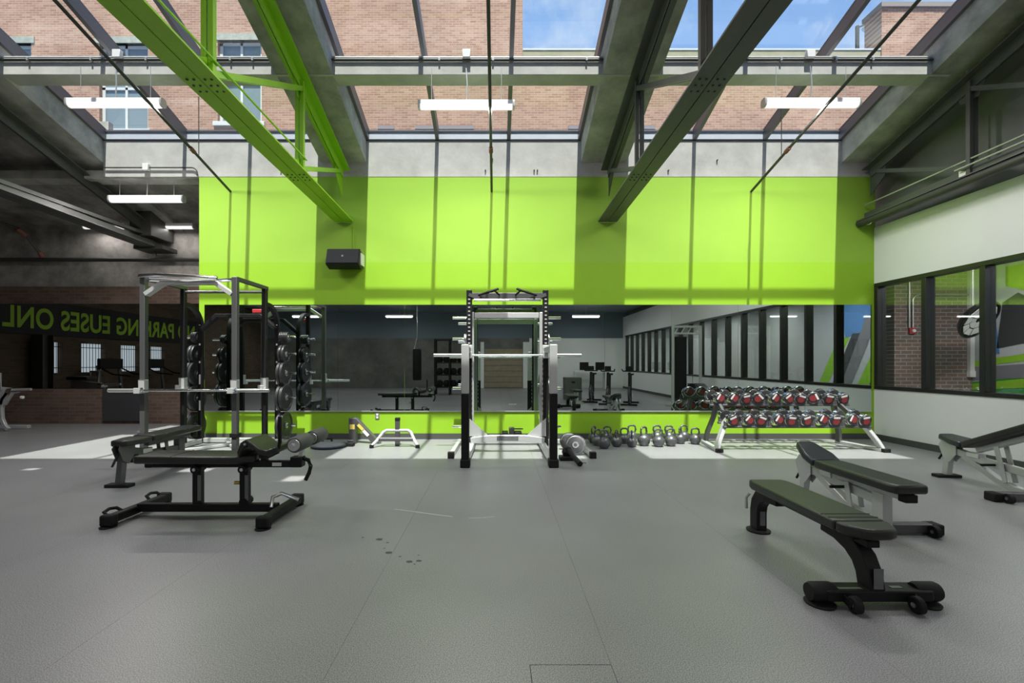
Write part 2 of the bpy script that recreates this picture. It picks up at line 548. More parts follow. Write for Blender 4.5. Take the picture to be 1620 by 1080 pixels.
# ---- side wall with painted band and barred windows (seen in the recess mirror)
lw = MB()
holes = [(7.30, 7.83), (5.92, 6.73), (4.60, 5.35), (3.40, 4.10), (1.9, 2.6), (0.2, 0.9)]
lw.box(XL - 0.25, XL, YB, YN, 0, 1.05)
lw.box(XL - 0.25, XL, YB, YN, 1.89, 8.2)
e = YN
for a, b in holes:
    lw.box(XL - 0.25, XL, b, e, 1.05, 1.89); e = a
lw.box(XL - 0.25, XL, YB, e, 1.05, 1.89)
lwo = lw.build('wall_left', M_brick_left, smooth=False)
struct(lwo, 'dark brick side wall with barred windows', 'wall')
for i, (a, b) in enumerate(holes):
    wn = bpy.data.objects.new('window_%d' % (i + 5), None); COL.objects.link(wn); wn.location = (XL, (a + b) / 2, 1.05)
    struct(wn, 'barred window in the dark brick side wall', 'window')
    h = (b - a) / 2
    MB().box(-0.16, -0.15, -h, h, 0, 0.84).build('pane', mat('daylight_glow_pane', (0.8, 0.85, 0.9), 0.4, emit=(0.75, 0.86, 1.0), estr=0.8), wn)  # frosted pane glows by itself in place of daylight
    n = 8
    for q in range(n):
        y = -h + 2 * h * (q + 0.5) / n
        MB().tube([(-0.08, y, 0), (-0.08, y, 0.84)], 0.008, 6).build('bar', M_blackm, wn)
    MB().bar([(-0.08, -h, 0.14), (-0.08, h, 0.14)], 0.02, 0.02).build('crossbar', M_blackm, wn)
    MB().bar([(-0.08, -h, 0.72), (-0.08, h, 0.72)], 0.02, 0.02).build('crossbar', M_blackm, wn)
bd = MB().box(XL, XL + 0.04, -2.0, YN - 0.02, 2.06, 2.95).build('painted_band', mat('band_black', (0.016, 0.017, 0.017), 0.7))
struct(bd, 'black painted band along the brick side wall', 'trim')
tx = bpy.data.curves.new('band_lettering', 'FONT')
tx.body = 'NO PARKING EUSES ONL'
tx.size = 0.74; tx.offset = 0.018; tx.extrude = 0.004; tx.space_character = 1.04
txo = bpy.data.objects.new('band_lettering', tx); COL.objects.link(txo)
txo.parent = bd
txo.location = (XL + 0.046, 1.85, 2.235); txo.rotation_euler = (R(90), 0, R(90))
tx.materials.append(mat('lettering_lime', (0.36, 0.62, 0.03), 0.6))
bpy.context.view_layer.update()
fx = 7.0 / max(0.1, txo.dimensions.x)
text_to_mesh(txo, bd, (fx, 1, 1))
sc = thing('steel_column', 'dark steel column against the brick side wall', 'column', (XL + 0.25, 8.1, 0))
MB().box(-0.15, 0.15, -0.15, -0.13, 0, 2.05).build('flange', M_dark_steel, sc)
MB().box(-0.15, 0.15, 0.13, 0.15, 0, 2.05).build('flange', M_dark_steel, sc)
MB().box(-0.01, 0.01, -0.13, 0.13, 0, 2.05).build('web', M_dark_steel, sc)

# ---- wall behind the camera (seen in the mirrors)
rr = MB()
rr.m(0).box(1.7, XR + 0.16, YB - 0.2, YB, 0, 2.6)
rr.m(1).box(XL, 1.7, YB - 0.2, YB, 0, 2.6)
rr.m(2).box(XL, XR + 0.3, YB - 0.2, YB, 2.6, 8.2)
struct(rr.build('wall_rear', [M_white, mat('rear_dark_paint', (0.14, 0.14, 0.13), 0.8, var=0.35, vscale=1.2), mat('blue_grey_paint', (0.16, 0.20, 0.24), 0.7)], smooth=False), 'white and grey wall at the far side of the hall', 'wall')
dr = bpy.data.objects.new('door_1', None); COL.objects.link(dr); dr.location = (0.35, YB, 0)
struct(dr, 'pale brown roller door in the far wall', 'door')
for q in range(7):
    MB().box(-1.0, 1.0, 0.005, 0.045, 0.02 + q * 0.29, 0.30 + q * 0.29).build('slat', M_wood, dr, bevel=0.008)
MB().box(1.02, 1.45, 0.0, 0.06, 0, 2.4).build('jamb', M_white, dr)
MB().box(-1.2, -1.02, 0.0, 0.06, 0, 2.4).build('jamb', M_white, dr)
struct(MB().box(XL, XR + 0.16, YB, -2.6, 3.95, 4.1).build('ceiling_rear', mat('blue_grey_ceiling', (0.26, 0.31, 0.36), 0.7, var=0.2, vscale=0.8)), 'blue grey ceiling over the far side of the hall', 'ceiling')

# ---- roof
RX = [(-7.65, -6.87), (-3.06, -2.28), (1.47, 2.26), (6.02, 6.80)]
for i, (a, b) in enumerate(RX):
    yend = YN if i == 0 else YW
    o = MB().prism([(0.5, zg(0.5, 4.82)), (yend, zg(yend, 4.82)), (yend, zg(yend, 5.36)), (0.5, zg(0.5, 5.36))], 'x', a, b).build('concrete_rafter', M_conc)
    struct(o, ['concrete rafter above the dark truss by the recess', 'concrete rafter above the lime green truss', 'concrete rafter above the grey truss right of centre', 'concrete rafter beside the white wall'][i], 'beam')
pu = MB().box(-8.4, 6.29, 6.30, 6.557, 5.32, 5.58).build('concrete_purlin', M_conc_light, bevel=0.006)
struct(pu, 'long horizontal concrete purlin crossing under the skylights', 'beam')
pu2 = MB().box(-8.4, 6.8, 3.42, 3.66, 6.12, 6.70).build('concrete_purlin', M_conc_light)
struct(pu2, 'concrete purlin at the upper edge of the skylights', 'beam')
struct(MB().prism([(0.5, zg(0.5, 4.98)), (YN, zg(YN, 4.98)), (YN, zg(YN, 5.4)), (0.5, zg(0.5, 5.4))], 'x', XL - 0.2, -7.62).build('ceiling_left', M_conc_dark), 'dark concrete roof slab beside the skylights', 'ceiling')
# roof deck above the camera; openings added to drop sun patches on the floor
gx = [-7.65, -6.7, -5.75, -5.6, -5.3, -3.75, -3.4, -2.5, -2.3, -2.05, -1.75, 7.0]
gy = [3.5, 3.42, 3.2, 3.0, 2.75, 2.55, 2.25, 0.5]
sun_patch_cells = set()
def mark(xa, xb, ya, yb):
    for i in range(len(gx) - 1):
        for j in range(len(gy) - 1):
            xm, ym = (gx[i] + gx[i + 1]) / 2, (gy[j] + gy[j + 1]) / 2
            if xa < xm < xb and ya < ym < yb: sun_patch_cells.add((i, j))
mark(-3.75, -3.4, 2.75, 3.0); mark(-2.5, -2.05, 2.25, 2.55); mark(-2.05, -1.75, 3.2, 3.42); mark(-5.75, -5.6, 2.75, 3.0)
rd = MB()
for i in range(len(gx) - 1):
    for j in range(len(gy) - 1):
        if (i, j) in sun_patch_cells: continue
        rd.prism([(gy[j], zg(gy[j], 5.36)), (gy[j + 1], zg(gy[j + 1], 5.36)), (gy[j + 1], zg(gy[j + 1], 5.44)), (gy[j], zg(gy[j], 5.44))], 'x', gx[i], gx[i + 1])
zr = zg(0.5, 5.36)
rd.prism([(0.5, zr), (YB - 0.2, zr - 1.2), (YB - 0.2, zr - 1.1), (0.5, zr + 0.1)], 'x', XL - 0.2, 7.0)
struct(rd.build('roof_deck', M_conc, smooth=False), 'roof deck above the hall with openings added for sun patches', 'roof')

BAYS = [(-6.87, -3.06, (-5.44, -4.30), 2, 'leftmost skylight bay, between the recess and the lime truss'), (-2.28, 1.47, (-1.04, 0.21), 3, 'middle skylight bay between the lime and grey trusses'), (2.26, 6.02, (3.45, 4.68), 4, 'skylight bay beside the white wall')]
YT = 3.60
for a, b, ms, n, lab in BAYS:
    w = bpy.data.objects.new('window_%d' % n, None); COL.objects.link(w)
    struct(w, lab, 'skylight')
    def slope_bar(name, x0, x1, b0, b1, m):
        return MB().prism([(YT, zg(YT, b0)), (YW + 0.06, zg(YW + 0.06, b0)), (YW + 0.06, zg(YW + 0.06, b1)), (YT, zg(YT, b1))], 'x', x0, x1).build(name, m, w)
    for xm in ms:
        slope_bar('mullion', xm - 0.03, xm + 0.03, 5.21, 5.41, M_mull)
    slope_bar('side_frame', a, a + 0.05, 5.21, 5.41, M_mull)
    slope_bar('side_frame', b - 0.05, b, 5.21, 5.41, M_mull)
    xs = [a + 0.05, ms[0] - 0.03, ms[0] + 0.03, ms[1] - 0.03, ms[1] + 0.03, b - 0.05]
    for q in range(3):
        slope_bar('pane', xs[2 * q], xs[2 * q + 1], 5.375, 5.387, M_glass)
        y = 6.67
        MB().prism([(y - 0.035, zg(y, 5.325)), (y + 0.035, zg(y, 5.325) - 0.022), (y + 0.035, zg(y, 5.37) - 0.022), (y - 0.035, zg(y, 5.37))], 'x', xs[2 * q], xs[2 * q + 1]).build('rail', M_mull, w)
    MB().box(a, b, YW + 0.0, YW + 0.14, 5.228, 5.37).build('sill', M_sill, w)
    MB().box(a, b, YW - 0.016, YW + 0.14, 5.205, 5.230).build('sill_edge', M_frame, w)
    MB().box(a, b, YW - 0.016, YW + 0.16, 5.362, 5.392).build('sill_edge', M_mull, w)
MB().box(-12, -6.87, YW + 0.1, YW + 0.2, 5.0, 5.6).build('trim_3', M_conc)['kind'] = 'structure'

# ---- corridor behind the windows
struct(MB().box(7.86, 9.6, 9.0, 9.2, 0, 3.4).build('wall_corridor_end', M_brick_cor), 'grey red brick wall at the end of the corridor', 'wall')
struct(MB().box(XR + 0.16, 7.86, 9.3, 9.5, 0, 3.4).build('wall_corridor_dark', M_darkwall), 'dark end of the corridor beside the brick', 'wall')
struct(MB().box(9.4, 9.6, YB, 9.0, 0, 3.4).build('wall_corridor_side', mat('corridor_wall_paint', (0.5, 0.51, 0.5), 0.8)), 'light grey corridor wall carrying the mural', 'wall')
struct(MB().box(XR + 0.16, 9.6, YB, 9.5, 3.3, 3.4).build('ceiling_corridor', mat('ceiling_tile', (0.6, 0.61, 0.6), 0.9)), 'pale corridor ceiling', 'ceiling')
struct(MB().box(XR + 0.16, 9.6, YB - 0.2, YB, 0, 3.4).build('wall_corridor_rear', M_white), 'far end wall of the corridor', 'wall')

mu = thing('wall_mural', 'abstract green, blue and grey mural on the corridor wall', 'mural', (9.4, 0, 0))
G1 = mat('mural_lime', (0.30, 0.60, 0.03), 0.7); G2 = mat('mural_green', (0.02, 0.28, 0.03), 0.7)
G3 = mat('mural_blue', (0.10, 0.25, 0.55), 0.7); G4 = mat('mural_grey', (0.22, 0.22, 0.24), 0.7)
G5 = mat('mural_pale', (0.58, 0.60, 0.62), 0.7); G6 = mat('mural_charcoal', (0.05, 0.055, 0.06), 0.7)
def mural(poly, m, d):
    MB().prism([(y, z) for y, z in poly], 'x', -d - 0.004, -d).build('painted_shape', m, mu)
mural([(2.2, 0.2), (8.99, 0.2), (8.99, 3.2), (2.2, 3.2)], G5, 0.0)
mural([(7.9, 0.7), (8.99, 0.5), (8.99, 0.95), (7.9, 1.12)], G2, 0.004)
mural([(7.5, 0.95), (8.99, 0.80), (8.99, 0.92), (7.5, 1.14)], G1, 0.008)
mural([(7.5, 1.12), (8.99, 0.98), (8.99, 1.24), (7.5, 1.36)], G4, 0.008)
mural([(7.5, 1.44), (8.99, 1.25), (8.99, 1.36), (7.5, 1.58)], G1, 0.008)
mural([(8.0, 1.7), (8.55, 1.6), (8.45, 2.45), (8.2, 2.6), (7.9, 2.4)], G6, 0.008)
mural([(8.5, 1.5), (8.62, 1.5), (8.70, 2.7), (8.62, 2.7)], G3, 0.008)
mural([(7.3, 2.3), (8.4, 2.75), (8.4, 3.1), (7.3, 3.1)], G1, 0.006)
for q, (y, m, z0) in enumerate([(2.4, G1, 0.4), (2.9, G6, 0.3), (3.35, G4, 0.5), (3.8, G1, 0.4), (4.3, G2, 0.6), (4.8, G4, 0.3), (5.3, G3, 1.2), (5.9, G1, 0.4), (6.4, G4, 0.5), (6.9, G2, 0.4)]):
    mural([(y, z0), (y + 0.35, z0), (y + 1.35, z0 + 1.6 + 0.2 * (q % 3)), (y + 0.95, z0 + 1.6 + 0.2 * (q % 3))], m, 0.004 + 0.001 * (q % 3))
mural([(3.6, 2.0), (5.4, 2.2), (5.6, 3.1), (3.4, 3.1)], G3, 0.003)

fa = thing('fire_alarm', 'red fire alarm with strobe on the corridor brick wall', 'alarm', (8.19, 9.0, 1.96))
MB().box(-0.06, 0.06, -0.05, 0, -0.06, 0.06).build('housing', M_red, fa, bevel=0.008)
MB().lathe([(0.035, 0), (0.03, -0.02), (0.0, -0.026)], (0.01, -0.05, 0), 'y', 14).build('strobe', M_tubewhite, fa)
co = thing('conduit', 'pair of thin grey conduits on the corridor brick wall', 'conduit', (0, 0, 0))
MB().tube([(8.13, 8.97, 2.02), (8.13, 8.97, 3.28)], 0.014, 8).build('straight_pipe', M_galv, co)
MB().tube([(8.20, 8.97, 2.02), (8.20, 8.97, 2.55)] + arc((8.32, 2.55), 0.12, 180, 90, 6, 'xz', 8.97) + [(9.38, 8.97, 2.67)], 0.014, 8).build('bent_pipe', M_galv, co)
dp = thing('downpipe', 'white square downpipe in the corner of the corridor brick wall', 'pipe', (9.34, 8.96, 0))
MB().box(-0.045, 0.045, -0.03, 0.04, 1.15, 3.3).build('pipe', M_tubewhite, dp, bevel=0.006)
MB().box(-0.055, 0.055, -0.04, 0.04, 1.05, 1.17).build('outlet', M_tubewhite, dp, bevel=0.006)
cm = thing('dome_mirror', 'tilted dark rimmed dome mirror in the corridor, its tile reflections built as white panels', 'dome mirror', (8.55, 8.15, 2.14))
CR = (R(-55), R(-20), 0)
MB().lathe([(0.0, 0.10), (0.18, 0.08), (0.30, 0.02), (0.36, -0.06), (0.37, -0.10), (0.35, -0.10), (0.34, -0.06), (0.0, 0.07)], (0, 0, 0), 'z', 28).build('rim_shell', M_frame, cm, rot=CR)
for q in range(10):  # white panels imitate the ceiling tiles mirrored in the dome
    a0, a1 = R(q * 36 + 3), R(q * 36 + 33)
    for r0, r1, z0, z1 in ((0.06, 0.17, -0.075, -0.08), (0.19, 0.31, -0.082, -0.09)):
        vs = [(r * math.cos(a), r * math.sin(a), z - dz) for dz in (0, 0.008) for r, z in ((r0, z0), (r1, z1)) for a in (a0, a1)]
        MB().add(vs, [(0, 1, 3, 2), (4, 6, 7, 5), (0, 2, 6, 4), (1, 5, 7, 3), (0, 4, 5, 1), (2, 3, 7, 6)]).build('panel', M_tubewhite, cm, rot=CR)
MB().tube([(0, 0.03, 0.05), (0, 0.03, 1.155)], 0.015, 8).build('hanger', M_galv, cm)

# ================================================================== OUTSIDE
s48 = 48.0
def ox(px): return (px - 786) / s48
def oz(py): return 1.34 + (573 - py) / s48
ob = thing('brick_building', 'tall sunlit brick building behind the skylights', 'building', (0, 15, 0))
wins = [(-16.9, -15.35, 9.0, 11.85), (-13.1, -11.5, 9.0, 11.85), (-9.2, -7.75, 9.25, 11.95)]
bw = MB()
xe = -26.0
for a, b, z0, z1 in wins:
    bw.box(xe, a, 0, 0.5, 0, 24)
    bw.box(a, b, 0, 0.5, 0, z0); bw.box(a, b, 0, 0.5, z1, 24)
    xe = b
bw.box(xe, 0.854, 0, 0.5, 0, 24)
bw.box(0.55, 0.854, 0.5, 6, 0, 24)
bw.build('wall', M_brick_out, ob, smooth=False)
M_pale = mat('pale_window_frame', (0.62, 0.62, 0.58), 0.6)
M_wdark = mat('window_dark_glass', (0.20, 0.25, 0.27), 0.12)
for a, b, z0, z1 in wins:
    f = MB()
    f.box(a, a + 0.1, 0.12, 0.2, z0, z1).box(b - 0.1, b, 0.12, 0.2, z0, z1).box(a, b, 0.12, 0.2, z0, z0 + 0.1).box(a, b, 0.12, 0.2, z1 - 0.1, z1).box((a + b) / 2 - 0.04, (a + b) / 2 + 0.04, 0.12, 0.2, z0, z1).box(a, b, 0.12, 0.2, (z0 + z1) / 2 - 0.04, (z0 + z1) / 2 + 0.04)
    fo = f.build('window_frame', M_pale, ob, smooth=False)
    for (p0, p1) in ((a + 0.1, (a + b) / 2 - 0.04), ((a + b) / 2 + 0.04, b - 0.1)):
        for (q0, q1) in ((z0 + 0.1, (z0 + z1) / 2 - 0.04), ((z0 + z1) / 2 + 0.04, z1 - 0.1)):
            MB().box(p0, p1, 0.16, 0.17, q0, q1).build('pane', M_wdark, fo)
    MB().box(a - 0.12, b + 0.12, -0.08, 0.2, z0 - 0.14, z0).build('window_ledge', M_pale, ob)
    MB().box(a - 0.12, b + 0.12, -0.03, 0.2, z1, z1 + 0.22).build('lintel', mat('lintel_stone', (0.35, 0.36, 0.30), 0.9, var=0.2), ob)
# a course of dark blocks near the foot of the glazing
for p0, p1 in ((598, 624), (657, 750), (899, 918), (1010, 1036)):
    MB().box(ox(p0), ox(p1), -0.05, 0.0, oz(205), oz(199)).build('vent_block', mat('vent_grey', (0.25, 0.22, 0.22), 0.8), ob)
lb = thing('brick_wall', 'lower sunlit brick parapet wall under the blue sky', 'building', (0, 15, 0))
MB().box(0.854, 24, 0.0, 0.4, 0, 11.35).build('wall', M_brick_out, lb, smooth=False)
MB().box(0.854, 24, -0.06, 0.5, 11.35, 11.58).build('coping', mat('coping_moss', (0.30, 0.29, 0.16), 0.9, col2=(0.45, 0.38, 0.28), vscale=1.2), lb)
MB().box(0.854, 24, -0.08, 0.5, 11.58, 11.63).build('flashing', M_pale, lb)
tw = thing('brick_tower', 'square brick tower rising over the parapet by the white wall', 'building', (0, 15, 0))
MB().box(12.6, 15.2, -0.1, 0.6, 11.0, 12.95).build('wall', M_brick_out, tw, smooth=False)
MB().box(12.55, 15.25, -0.16, 0.65, 12.95, 13.1).build('coping', mat('coping_grey', (0.30, 0.25, 0.22), 0.9), tw)
sl = thing('street_lamp', 'small street lamp on a dark pole in front of the brick tower', 'lamp', (12.67, 16.0, 0))
MB().tube([(0, 0, 0), (0, 0, 13.15)], 0.06, 10).build('pole', M_dark_steel, sl)
MB().tube([(0, 0, 13.1), (0.25, 0, 13.2)], 0.03, 8).build('arm', M_dark_steel, sl)
MB().lathe([(0.0, 0.12), (0.12, 0.10), (0.22, 0.0), (0.18, -0.05), (0.0, -0.08)], (0.42, 0, 13.12), 'z', 16).build('lamp_head', M_tubewhite, sl)

# ================================================================== WALL MIRROR
wm = thing('wall_mirror', 'row of frameless mirror panels on the lime wall', 'mirror', (0, YW, 0))
e0 = (324 - 786) / 90.57
for q in range(10):
    a = e0 + q * 1.1637
    MB().box(a + 0.0015, a + 1.1622, -0.012, -0.004, 0.495, 2.345).build('mirror_panel', M_mirror, wm)
MB().box(e0, e0 + 11.637, -0.018, -0.002, 0.478, 0.497).build('bottom_channel', M_galv, wm)

ol = thing('power_outlet', 'white wall outlet on the lime strip below the mirror', 'outlet', ((597 - 786) / 90.57, YW, 0.405))
MB().box(-0.036, 0.036, -0.008, 0, -0.058, 0.058).build('cover_plate', mat('steel_plate', (0.25, 0.26, 0.25), 0.4, 0.5), ol, bevel=0.003)
for dz in (-0.024, 0.024):
    MB().box(-0.017, 0.017, -0.011, -0.006, dz - 0.016, dz + 0.016).build('socket', M_tubewhite, ol)

# ================================================================== TRUSSES
def truss(X, m, label, yend=7.92, near=1.5, bolts=True):
    t = thing('roof_truss', label, 'truss', (X, 0, 0))
    zl = lambda y: 3.78 + 0.024 * (YW - y)
    zu = lambda y: 4.46 + SL * (YW - y)
    lo = MB(); up = MB()
    for sgn in (-1, 1):
        L = [(sgn * 0.005, 0), (sgn * 0.165, 0), (sgn * 0.165, 0.018), (sgn * 0.022, 0.018), (sgn * 0.022, 0.15), (sgn * 0.005, 0.15)]
        lo.sweep([(0, near, zl(near)), (0, yend, zl(yend))], [(-a, b) for a, b in L])
        U = [(sgn * 0.006, 0.16), (sgn * 0.13, 0.16), (sgn * 0.13, 0.144), (sgn * 0.022, 0.144), (sgn * 0.022, 0.0), (sgn * 0.006, 0.0)]
        up.sweep([(0, near, zu(near)), (0, yend - 0.12, zu(yend - 0.12))], [(-a, b) for a, b in U])
    lo.build('lower_chord', m, t, smooth=False)
    up.build('upper_chord', m, t, smooth=False)
    nodes = [6.15, 4.2, 2.3]
    for y in nodes:
        p = MB()
        for sgn in (-1, 1):
            p.bar([(sgn * 0.034, y, zl(y) + 0.02), (sgn * 0.034, y, zu(y) + 0.12)], 0.045, 0.055, up=(0, 1, 0))
        p.build('post', m, t, smooth=False)
        g = MB().prism([(y - 0.24, zl(y) + 0.03), (y + 0.20, zl(y) + 0.03), (y + 0.16, zl(y) + 0.20), (y - 0.02, zl(y) + 0.27), (y - 0.2, zl(y) + 0.17)], 'x', -0.005, 0.005)
        g.build('gusset', m, t, smooth=False)
        g = MB().prism([(y - 0.22, zu(y) + 0.16), (y + 0.22, zu(y) + 0.03), (y + 0.14, zu(y) - 0.13), (y - 0.1, zu(y) - 0.13)], 'x', -0.005, 0.005)
        g.build('gusset', m, t, smooth=False)
        if bolts:
            b = MB()
            for dx in (-0.11, -0.05, 0.05, 0.11):
                for dy in (-0.13, -0.04, 0.05):
                    b.lathe([(0.012, 0), (0.010, -0.008), (0.0, -0.010)], (dx, y + dy, zl(y) - 0.0005), 'z', 8)
            b.build('rivets', M_dark_steel if m is M_lime_steel else M_pipe, t)['kind'] = 'stuff'
    prev = yend - 0.25
    for y in nodes:
        d = MB()
        for sgn in (-1, 1):
            d.bar([(sgn * 0.03, prev, zu(prev) + 0.02), (sgn * 0.03, y + 0.03, zl(y) + 0.15)], 0.04, 0.06)
        d.build('diagonal', m, t, smooth=False)
        prev = y
    MB().prism([(yend - 0.42, zu(yend - 0.3) + 0.1), (yend - 0.1, zu(yend - 0.1)), (yend - 0.1, zu(yend) - 0.28), (yend - 0.4, zu(yend) - 0.02)], 'x', -0.005, 0.005).build('gusset', m, t, smooth=False)
    return t
tr = truss(-2.66, M_lime_steel, 'lime green painted steel truss left of the middle skylight')
MB().tube([(0.07, 1.6, 4.13), (0.07, 6.2, 4.09)], 0.011, 8).build('conduit', M_lime_steel, tr)
truss(1.925, M_dark_steel, 'dark grey steel truss right of the middle skylight')
tb = truss(-7.25, M_dark_steel, 'dark steel truss running into the recess', yend=9.80)
MB().box(-0.22, 0.22, 9.25, 9.9, 3.92, 4.42).build('bearing_block', M_pipe, tb, bevel=0.01)
MB().box(-0.30, 0.30, 9.45, 9.9, 3.70, 3.78).build('bearing_plate', M_pipe, tb)
truss(6.42, M_dark_steel, 'dark steel truss against the white wall')

# ================================================================== PIPES UNDER THE ROOF
for X, lab in ((-4.65, 'dark sprinkler pipe left of the lime truss'), (-0.09, 'dark sprinkler pipe under the middle skylight'), (4.44, 'dark sprinkler pipe under the skylight by the white wall')):
    sp = thing('sprinkler_pipe', lab, 'pipe', (X, 0, 0))
    f = lambda y: 4.32 + 0.262 * (YW - y)
    MB().tube([(0, 7.94, f(7.94)), (0, 2.5, f(2.5))], 0.021, 10).build('pipe', M_pipe, sp)
    for y in (6.95, 4.6):
        MB().tube([(0, y - 0.05, f(y - 0.05)), (0, y + 0.05, f(y + 0.05))], 0.032, 10).build('coupling', mat('rusty_red', (0.20, 0.07, 0.05), 0.6), sp)
    MB().tube([(0, 7.1, f(7.1)), (0, 7.1, zg(7.1, 5.22))], 0.007, 6).build('hanger', M_pipe, sp)

# ================================================================== LIGHTS
def fixture(label, loc, rod_top, power=TUBE_POWER, L=1.29, cord=True, group='hanging tube lights'):
    t = thing('tube_light', label, 'light', loc, 0, group)
    MB().prism([(-0.05, 0.03), (0.05, 0.03), (0.05, 0.085), (0.03, 0.10), (-0.03, 0.10), (-0.05, 0.085)], 'x', -L / 2, L / 2).build('housing', M_tubewhite, t, smooth=False)
    MB().prism([(-0.055, 0.03), (-0.045, 0.0), (-0.02, -0.018), (0.02, -0.018), (0.045, 0.0), (0.055, 0.03)], 'x', -L / 2 + 0.02, L / 2 - 0.02).build('diffuser', M_diff_hall if power == HALL_POWER else M_diff, t)
    for sx in (-1, 1):
        MB().prism([(-0.058, 0.03), (-0.048, -0.004), (-0.02, -0.022), (0.02, -0.022), (0.048, -0.004), (0.058, 0.03), (0.05, 0.088), (0.03, 0.103), (-0.03, 0.103), (-0.05, 0.088)], 'x', sx * L / 2 - 0.012, sx * L / 2 + 0.012).build('end_cap', M_galv, t)
        MB().tube([(sx * L * 0.37, 0, 0.1), (sx * L * 0.37, 0, rod_top)], 0.004, 6).build('wire', M_galv, t)
    if cord:
        MB().tube([(0, 0, 0.1), (0.01, 0, rod_top * 0.5 + 0.05), (-0.005, 0.01, rod_top)], 0.009, 6).build('cord', M_galv, t)
    ld = bpy.data.lights.new('tube_glow', 'AREA')
    ld.shape = 'RECTANGLE'; ld.size = L * 0.95; ld.size_y = 0.09
    ld.energy = power; ld.color = (1.0, 0.95, 0.93)
    lo = bpy.data.objects.new('tube_glow', ld); COL.objects.link(lo); lo.parent = t
    lo.location = (0, 0, -0.03)
    return t
s62 = 720 / 6.22
fixture('white tube light hung from the purlin at the left skylight', ((183 - 786) / s62, 6.22, 1.34 + (573 - 168) / s62), 0.55)
fixture('white tube light hung from the purlin in the middle skylight', ((738 - 786) / s62, 6.22, 1.34 + (573 - 171) / s62), 0.55)
fixture('white tube light hung from the purlin near the white wall', ((1283 - 786) / s62, 6.22, 1.34 + (573 - 168) / s62), 0.55)
fixture('white tube light hung at the mouth of the recess', ((231 - 786) / 90.0, 8.02, 1.34 + (573 - 318) / 90.0), 0.40, 50.0, L=1.29)
fixture('tube light mounted high at the back of the recess, near the truss end', (-8.35, 9.7, 4.20), 0.16, 5.0, L=0.9, cord=False)
fixture('tube light mounted high at the back of the recess, near the lime wall', (-6.95, 9.7, 4.20), 0.16, 5.0, L=1.0, cord=False)
for X, nm in ((-5.27, 'recess'), (-0.41, 'middle'), (4.28, 'white wall')):  # row added out of view to lift the mid floor and white wall
    fixture('unseen fill tube light added under the upper purlin, %s side' % nm, (X, 3.36, 5.55), 0.55, MID_FILL_POWER, group='added fill tube lights on the upper purlin')
ORDN = ['first', 'second', 'third', 'fourth', 'fifth']
q = 0
for x in (-9.0, -4.6, -0.2, 4.2):
    for y in (-2.2, -5.6):
        q += 1
        top = 3.95 if y < -2.6 else 6.6
        if y == -5.6: z = 3.5
        elif y == -2.2: z = 3.75
        else: z = 4.9
        fixture('hall tube light in the %s row from the mirrors, %s from the white wall, reflected' % (ORDN[(-2.2, -5.6).index(y)], ORDN[(4.2, -0.2, -4.6, -9.0).index(x)]), (x, y, z), top - z, HALL_POWER, group='tube lights in the far hall')
for y in (7.0, 4.0, 1.0, -2.0, -5.0):
    fixture('%s corridor tube light behind the windows, counted from the brick end' % ORDN[(7.0, 4.0, 1.0, -2.0, -5.0).index(y)], (8.1, y, 3.18), 0.12, 60.0, L=1.2, cord=False, group='corridor tube lights')

# conduit and junction boxes on the purlin
cp = thing('purlin_conduit', 'thin dark conduit with white boxes along the concrete purlin', 'conduit', (0, 6.28, 5.53))
MB().tube([(-8.3, 0, -0.015), (6.25, 0, -0.015)], 0.012, 8).build('dark_conduit', M_pipe, cp)
MB().tube([(-8.3, 0.008, 0.02), (6.25, 0.008, 0.02)], 0.008, 8).build('pale_conduit', M_galv, cp)
for px in (188, 738, 1280):
    MB().box((px - 786) / 114.6 - 0.055, (px - 786) / 114.6 + 0.055, -0.05, 0.01, -0.01, 0.10).build('junction_box', M_tubewhite, cp, bevel=0.006)
for px in (45, 145, 232, 365, 400, 695, 780, 928, 1235, 1322, 1380):
    MB().box((px - 786) / 114.6 - 0.012, (px - 786) / 114.6 + 0.012, -0.02, 0.01, -0.035, 0.005).build('strap', M_galv, cp)
# conduit of the recess light
cr = thing('recess_conduit', 'thin dark conduit on the concrete beam above the recess light', 'conduit', (0, YW - 0.03, 0))
zz = 1.34 + (573 - 265) / 90.9
MB().tube([((165 - 786) / 90.9, 0, zz), ((300 - 786) / 90.9, 0, zz)] + arc(((303 - 786) / 90.9, zz - 0.1), 0.1, 90, 0, 5, 'xz', 0) + [((303 - 786) / 90.9 + 0.1, 0, 4.6)], 0.011, 8).build('conduit', M_pipe, cr)
MB().box((232 - 786) / 90.9 - 0.05, (232 - 786) / 90.9 + 0.05, -0.04, 0.02, zz - 0.06, zz + 0.06).build('junction_box', M_tubewhite, cr, bevel=0.006)

# black pipes at the white wall
bp = thing('black_pipe', 'thick black pipe along the top of the white wall', 'pipe', (6.30, 0, 0))
MB().tube([(0, 7.92, 3.74), (0, -2.0, 3.90)], 0.055, 14).build('pipe', M_pipe, bp)
MB().tube([(0, 7.70, 3.745)] + arc((7.70, 3.745), 0.07, 0, 330, 12, 'yz', 0.0)[1:], 0.008, 6).build('hanger', M_galv, bp)
lc = thing('wall_conduit', 'pair of thin pale conduits running up along the dark truss by the white wall', 'conduit', (6.44, 0, 0))
MB().tube([(-0.06, 7.9, 4.06), (-0.06, -1, 4.18)], 0.012, 8).build('upper_conduit', M_galv, lc)
MB().tube([(-0.12, 6.28, 3.98), (-0.12, -1, 4.06)], 0.012, 8).build('lower_conduit', M_galv, lc)
dc = thing('drop_conduit', 'bent pale conduit dropping from the purlin to a small box', 'conduit', (6.44, 6.25, 0))
